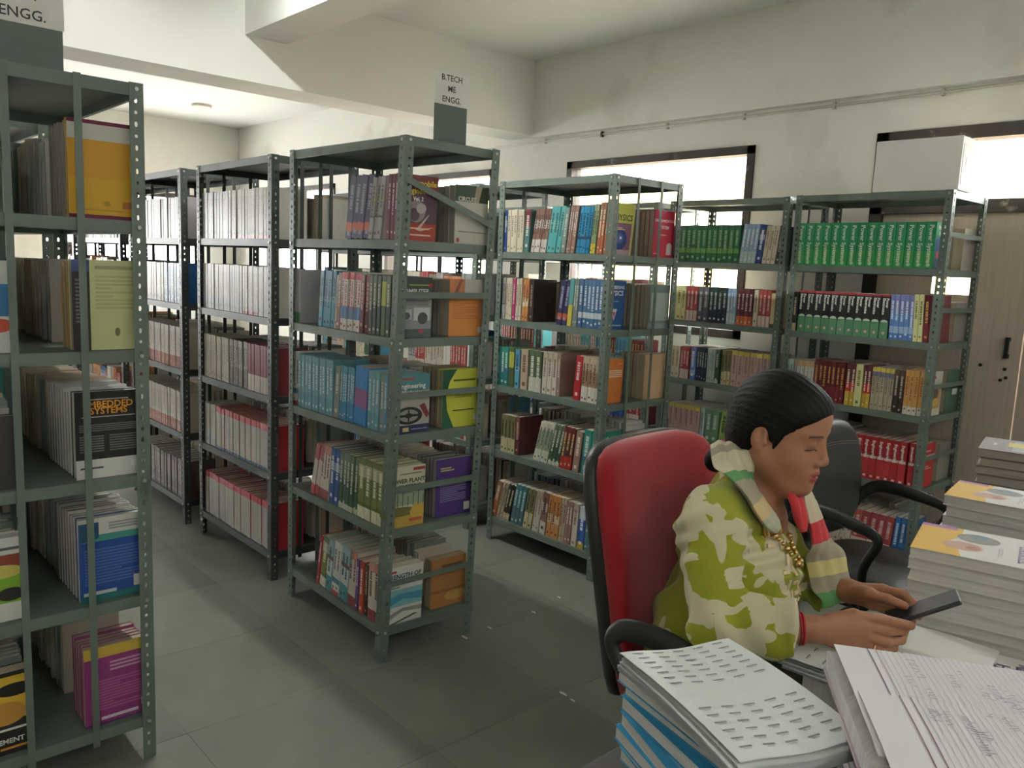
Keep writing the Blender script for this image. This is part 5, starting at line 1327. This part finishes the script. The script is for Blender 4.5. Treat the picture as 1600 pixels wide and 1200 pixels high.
# kurta
M_KURTA = mat('kurta_cotton', rough=0.85, sheen=0.2, spec=0.2, bump=0.25, bscale=260)
def kurta_material():
    nt = M_KURTA.node_tree; N, Lk = nt.nodes, nt.links
    a = N.new('ShaderNodeAttribute'); a.attribute_name = 'flower'
    r = N.new('ShaderNodeMapRange'); r.inputs[1].default_value = -.05; r.inputs[2].default_value = .05
    Lk.new(a.outputs['Fac'], r.inputs[0])
    mx = N.new('ShaderNodeMix'); mx.data_type = 'RGBA'
    mx.inputs[6].default_value = rgba((146, 148, 42)); mx.inputs[7].default_value = rgba((196, 187, 156))
    Lk.new(r.outputs[0], mx.inputs[0]); Lk.new(mx.outputs[2], N['Principled BSDF'].inputs['Base Color'])
kurta_material()
def build_kurta():
    S = SDF((-.22, -.38, .42), (.44, .34, 1.18), .0038)
    S.ell((-.02, 0, .60), (.16, .20, .13), .04); S.ell((.015, 0, .74), (.138, .185, .15), .05)
    S.ell((.048, 0, .92), (.118, .172, .15), .05); S.ell((.09, 0, .78), (.108, .150, .12), .05)
    for s in (-1, 1):
        S.ell((.115, s*.070, .915), (.078, .082, .088), .05)
        S.cone((.045, s*.045, 1.085), (.03, s*.140, 1.045), .040, .052, .04)
        S.cone((.0, s*.09, .575), (.34, s*.10, .565), .098, .086, .05)        # lap, the hem over the thighs
    S.cone((.03, -.14, 1.03), (.03, .14, 1.03), .058, .058, .05)
    # sleeves
    for sh, el, wr, cut in ((J['shR'], J['elR'], (.225, -.208, .878), ((.212, -.212, .878), (.96, .28, .05))), (J['shL'], J['elL'], (.25, .062, .882), ((.235, .075, .882), (.74, -.66, .1)))):
        S.cone(sh, tuple(np.array(sh)*.7 + np.array(el)*.3), .062, .060, .035); S.cone(tuple(np.array(sh)*.72 + np.array(el)*.28), el, .060, .058, .010)
        S.cone(el, wr, .058, .058, .014, cut=cut)
    # folds
    sl, P = S.region(S.lo, S.lo + S.h*np.array(S.F.shape))
    x, y, z = P[..., 0], P[..., 1], P[..., 2]
    w = .0040*np.sin(46*z + 30*x + 9*np.sin(11*y)) + .0034*np.sin(70*x - 52*z + 6*np.sin(17*z + 8*y)) + .0022*np.sin(60*y + 34*z)
    S.F += w.astype(np.float32)
    S.cone((.12, -.012, 1.13), (.175, -.018, 1.04), .030, .006, .01, 's')             # neck opening
    S.cone((.05, 0, 1.14), (.05, 0, 1.20), .05, .07, .01, 's')
    V, Q = S.mesh()
    me, V = mesh_np('kurta', V, Q, M_KURTA, 2)
    n = np.zeros(len(V)*3, np.float32); me.vertices.foreach_get('normal', n); Nn = n.reshape(-1, 3)
    # flowers, leaves and stems printed on the cloth
    pat = np.full(len(V), -1.0)
    r = np.random.RandomState(21)
    def stamp(c, t1, t2, nn, ru, rv, off=0.0):
        nonlocal pat
        q = V - c; near = np.einsum('ij,ij->i', q, q) < (max(ru, rv)*2.2)**2
        u = q @ t1 - off; v = q @ t2; wv = q @ nn
        d = 1 - np.sqrt((u/ru)**2 + (v/rv)**2 + (wv/.06)**2)
        pat = np.where(near, np.maximum(pat, d), pat)
    centres = [np.array(p) for p in ((-.03,-.235,1.0), (-.07,-.21,.86), (.10,-.30,.87), (.02,-.28,.90), (-.10,-.18,.78), (.12,-.13,.98), (.15,-.10,.83), (.17,.0,.88), (-.03,-.14,1.08), (.03,.12,1.08), (.05,-.32,.93), (.07,-.24,1.05), (.10,-.17,1.03), (.15,-.29,.88))]
    for _ in range(38): centres.append(V[r.randint(len(V))] + 0)
    for i, c in enumerate(centres):
        k = np.argmin(((V - c)**2).sum(1)); c = V[k]; nn = Nn[k]
        t1 = np.cross(nn, r.normal(size=3)); t1 /= np.linalg.norm(t1); t2 = np.cross(nn, t1)
        if i % 3 != 2:
            R0 = r.uniform(.032, .044)*(1.3 if i < 2 else 1)
            stamp(c, t1, t2, nn, R0*.40, R0*.40)
            m = r.randint(4, 6)
            for j in range(m):
                a = 2*PI*j/m*.8; d1 = t1*math.cos(a) + t2*math.sin(a); d2 = np.cross(nn, d1)
                stamp(c, d1, d2, nn, R0*.60, R0*.34, R0*.62)
        else:
            stamp(c, t1, t2, nn, .060, .013); stamp(c + t2*.02, (t1 + .5*t2)/1.118, (t2 - .5*t1)/1.118, nn, .045, .010, .02)
        for j in range(30):                                                # stem
            u = j/29; p = c + t1*(.03 + .20*u) + t2*.07*math.sin(2.8*u)
            kk = np.argmin(((V - p)**2).sum(1)); stamp(V[kk], t1, t2, nn, .0120, .0060)
    a = me.attributes.new('flower', 'FLOAT', 'POINT'); a.data.foreach_set('value', pat.astype(np.float32))
    return link('kurta', me, person)
kurta = build_kurta()

# hair
M_HAIR = mat('black_hair', (15, 13, 12), rough=0.55, spec=0.18, var=0.3, vscale=1.0, stretch=(40, 420, 160), bump=0.8, bscale=1.0)
def build_hair():
    S = SDF((-.10, -.16, 1.02), (.30, .14, 1.40), .003)
    S.ell(H(-.010, 0, .034), (.097, .083, .092), .02, R=HR)
    S.ell(H(-.046, 0, -.004), (.062, .078, .085), .03, R=HR)
    S.ell(H(.040, 0, .056), (.060, .068, .046), .03, R=HR)
    S.cone(H(-.050, 0, -.04), H(-.046, 0, -.10), .050, .036, .03)
    S.F[:] = S.F + 0
    sl, P = S.region(S.lo, S.lo + S.h*np.array(S.F.shape)); Lq = (P - HO) @ HR
    # strands combed back
    ang = np.arctan2(Lq[..., 1], Lq[..., 2] + .02)
    S.F += (.0007*np.sin(46*ang + 25*Lq[..., 0]) + .0005*np.sin(97*ang - 30*Lq[..., 0])).astype(np.float32)
    side = np.abs(Lq[..., 1])
    line = (1.05*Lq[..., 0] - Lq[..., 2] - .036 + .0012*np.sin(210*Lq[..., 0]))/1.45
    S.F = np.maximum(S.F, line.astype(np.float32))
    for s in (-1, 1):
        S.ell(H(-.005, s*.094, -.024), (.024, .034, .037), .008, 's', R=HR)
    for s in (-1, 1):
        S.cone(H(.026, s*.066, .0), H(.024, s*.069, -.026), .010, .003, .006)      # sideburn
    V, Q = S.mesh(); me, V = mesh_np('hair', V, Q, M_HAIR, 1)
    o = link('hair', me, person)
    S = SDF((-.16, -.12, 1.0), (.12, .12, 1.26), .0035)
    S.ell(H(-.085, .0, -.092), (.036, .042, .034), .02, R=HR); S.ell(H(-.112, .0, -.120), (.026, .034, .028), .02, R=HR)
    V, Q = S.mesh(); me, V = mesh_np('hair_bun', V, Q, M_HAIR, 1); link('hair_bun', me, person)
build_hair()

# trousers and shoes under the desk
M_TROU = mat('trousers_cotton', (196, 188, 160), rough=0.9, bump=0.2, bscale=200)
S = SDF((-.2, -.28, .0), (.62, .28, .70), .008)
for s in (-1, 1):
    S.cone((-.02, s*.09, .57), (.38, s*.11, .555), .080, .066, .03); S.cone((.38, s*.11, .555), (.36, s*.11, .10), .064, .045, .02)
V, Q = S.mesh(); me, V = mesh_np('trousers', V, Q, M_TROU, 1); link('trousers', me, person)
for s in (-1, 1):
    S = SDF((.24, s*.11 - .07, -.02), (.58, s*.11 + .07, .16), .006)
    S.cone((.35, s*.11, .04), (.50, s*.12, .035), .042, .032, .02); S.cone((.36, s*.11, .05), (.36, s*.11, .11), .04, .035, .02)
    S.F = np.maximum(S.F, -(S.lo[2] + S.h*np.arange(S.F.shape[2]) - .004)[None, None, :]).astype(np.float32)
    V, Q = S.mesh(); me, V = mesh_np('shoe', V, Q, M_BLKP, 1); link('shoe', me, person)

# scarf: pleated bands laid along paths on the shoulders
from mathutils.bvhtree import BVHTree
def bvh_of(o):
    me = o.data
    return BVHTree.FromPolygons([v.co for v in me.vertices], [tuple(p.vertices) for p in me.polygons])
BV = bvh_of(kurta)
M_SCARF = mat('scarf_cotton', attr='col', rough=0.9, sheen=0.2, spec=0.15, bump=0.25, bscale=400)
def strand(name, path, wid, bands, thick=.011, pleats=3, parent=None, push=.006, lab=None):
    P = catmull(path, 26); n = len(P); rings = []; m = 28
    dist = [0]
    for i in range(1, n): dist.append(dist[-1] + (P[i] - P[i-1]).length)
    PP = []; NN = []
    for i, p in enumerate(P):
        loc, nor, _, d = BV.find_nearest(p)
        nn = nor.copy() if d < .09 else (Vector((p.x - .04, p.y, 0))).normalized()
        if (p - loc).dot(nor) < push + thick: p = loc + nor*(push + thick)
        PP.append(p); NN.append(nn)
    for _ in range(24):
        PP = [PP[0]] + [(PP[i-1] + PP[i]*2 + PP[i+1])/4 for i in range(1, n-1)] + [PP[-1]]
        NN = [NN[0]] + [((NN[i-1] + NN[i]*2 + NN[i+1])/4).normalized() for i in range(1, n-1)] + [NN[-1]]
    for i, p in enumerate(PP):
        nn = NN[i]; t = (PP[min(i+1, n-1)] - PP[max(i-1, 0)]).normalized()
        nn = (nn - t*nn.dot(t)).normalized(); s = t.cross(nn).normalized()
        u = i/(n - 1)*(len(wid) - 1); k = min(int(u), len(wid) - 2); w = wid[k] + (wid[k+1] - wid[k])*(u - k)
        ring = []
        for j in range(m):
            a = 2*PI*j/m; cx = math.cos(a)*w; th = thick*min(1, w/.018)*(1 + .35*math.cos(pleats*2*PI*math.cos(a)*.5 + .8))
            bend = -.35*(cx/.05)**2*.012
            ring.append(p + s*cx + nn*(math.sin(a)*th + bend))
        rings.append(ring)
    tot = dist[-1]
    def col(i, j):
        f = dist[i]/tot
        for e, c in bands:
            if f <= e: return c
        return bands[-1][1]
    b = MB(); b.loft(rings, col)
    return b.build(name, M_SCARF, parent, smooth=True)
scarf = empty('scarf', (0, 0, 0)); scarf.parent = person
BE = (206, 192, 160); KH = (160, 148, 124); SG = (176, 180, 150); YE = (206, 194, 120); GN = (84, 152, 82); RD = (206, 44, 50); TN = (206, 176, 120)
strand('scarf_fold', [(.030,.028,1.165),(.022,-.028,1.178),(.036,-.064,1.176),(.062,-.094,1.140),(.095,-.108,1.105),(.120,-.106,1.070),(.150,-.098,1.030)], [.028,.036,.044,.050,.050,.042,.012],
       [(.20,RD),(.30,BE),(.36,KH),(.52,BE),(.60,GN),(.74,KH),(.86,TN),(1,SG)], parent=scarf)
strand('scarf_fold', [(.085,.050,1.130),(.135,.010,1.135),(.162,-.022,1.100),(.180,-.032,1.060),(.194,-.040,1.020)], [.026,.032,.031,.024,.008], [(1,RD)], parent=scarf, pleats=2)
strand('scarf_fold', [(.030,-.028,1.160),(.022,.040,1.172),(.05,.085,1.145),(.12,.075,1.12),(.175,.050,1.085),(.203,.040,1.035),(.226,.034,.975),(.248,.026,.910),(.262,.022,.858)], [.028,.032,.038,.036,.034,.036,.040,.044,.048],
       [(.66,BE),(.745,RD),(.82,KH),(.88,YE),(.94,KH),(1,GN)], parent=scarf, push=.008)
# gilt clasps and chain joining the scarf ends
M_GOLD = mat('gilt_metal', (206, 170, 110), rough=0.25, metal=0.9)
def on_chest(l, z, lift=.004):
    hit = BV.ray_cast(Vector((.6, l, z)), Vector((-1, 0, 0)))
    return (hit[0] + hit[1]*lift) if hit[0] else Vector((.2, l, z))
for (l, z) in ((-.098, 1.022), (-.040, 1.012)):
    p = on_chest(l, z, .012); b = MB(); b.tube([p + Vector((-.004, 0, .012)), p + Vector((.001, .002, -.012))], .009, 12); b.build('clasp', M_GOLD, scarf, smooth=True, auto=40)
chain = [on_chest(l, z, .010) for l, z in ((-.098,1.010),(-.090,.985),(-.078,.962),(-.062,.950),(-.048,.958),(-.041,.978),(-.040,1.0))]
for i, p in enumerate(catmull(chain, 3)):
    b = MB(); r = .0048 if i % 3 else .0072
    b.loft([[p + Vector((r*math.sin(th)*math.cos(2*PI*j/8), r*math.sin(th)*math.sin(2*PI*j/8), r*math.cos(th))) for j in range(8)] for th in np.linspace(.15, PI - .15, 6)]); b.build('bead', M_GOLD, scarf, smooth=True)
# embroidered lattice on the front
M_EMB = mat('embroidery_cream', (214, 196, 160), rough=0.7, bump=0.4, bscale=300)
rr = random.Random(3)
for i in range(7):
    for j in range(4):
        if rr.random() < .2: continue
        l = -.110 + j*.021 + (i % 2)*.010; z = 1.0 - i*.026
        p = on_chest(l, z, .0015); q = on_chest(l + .004, z, .0015); n = on_chest(l, z, .0115) - p; n.normalize()
        s = (q - p).normalized(); u = n.cross(s).normalized(); b = MB()
        vert = (i + j) % 2
        b.obox(p, s*(.0035 if vert else .009), u*(.011 if vert else .0035), n*.0016); b.build('embroidery_block', M_EMB, kurta)
b = MB(); b.tube([on_chest(-.028 + .01*k/5, 1.0 - .035*k, .001) for k in range(6)], .0022, 6); b.build('placket_edge', M_EMB, kurta, smooth=True)
# bangles, thread, ring
def bangle(name, c, axis, R, r, m):
    ax = Vector(axis).normalized(); s = ax.cross(Vector((0, 0, 1))).normalized(); u = s.cross(ax)
    b = MB(); pts = [Vector(c) + s*R*math.cos(a) + u*R*math.sin(a) for a in np.linspace(0, 2*PI, 33)]
    b.tube(pts, r, 8); b.build(name, m, person, smooth=True)
M_THREAD = mat('red_thread', (176, 36, 50), rough=0.8)
wR, eR = Vector(J['wrR']), Vector(J['elR']); wL, eL = Vector(J['wrL']), Vector(J['elL'])
bangle('wrist_thread', wR.lerp(eR, .10), wR - eR, .0290, .0022, M_THREAD)
bangle('wrist_thread', wR.lerp(eR, .13), wR - eR, .0300, .0016, M_THREAD)
bangle('bangle', wL.lerp(eL, .08), wL - eL, .0300, .0030, M_GOLD)
f0, f1 = Vector(RH_[2][0][0]), Vector(RH_[2][0][1])
bangle('ring', f0.lerp(f1, .55), f1 - f0, .0106, .0020, M_GOLD)

# the phone in her hands
pc = Vector((.428, -.048, .911)); la_ = Vector((.84, .10, .50)).normalized()
nn = Vector((-.52, -.06, .85)); nn = (nn - la_*nn.dot(la_)).normalized(); sa = la_.cross(nn).normalized()
M_PHONE = mat('phone_case', (52, 50, 54), rough=0.35); M_SCREEN = mat('phone_screen', (38, 39, 44), rough=0.38, spec=0.3)
Rw = Matrix.Rotation(PA, 4, 'Z'); Tw = Matrix.Translation((-1.0, 1.55, 0)) @ Rw
ph = empty('mobile_phone', Tw @ pc); ph.rotation_euler = (Rw.to_3x3() @ Matrix((la_, sa, nn)).transposed()).to_euler()
tag(ph, 'dark mobile phone held in both hands of the seated woman', 'phone')
b = MB(); b.box((-.072, -.035, -.0045), (.072, .035, .0038)); bevel(b.build('case', M_PHONE, ph), .004, 3)
b = MB(); b.box((-.069, -.032, .0039), (.069, .032, .0046)); b.build('screen', M_SCREEN, ph)
b = MB(); b.box((.045, .008, -.0062), (.068, .03, -.0046)); b.build('camera_bump', M_PHONE, ph)
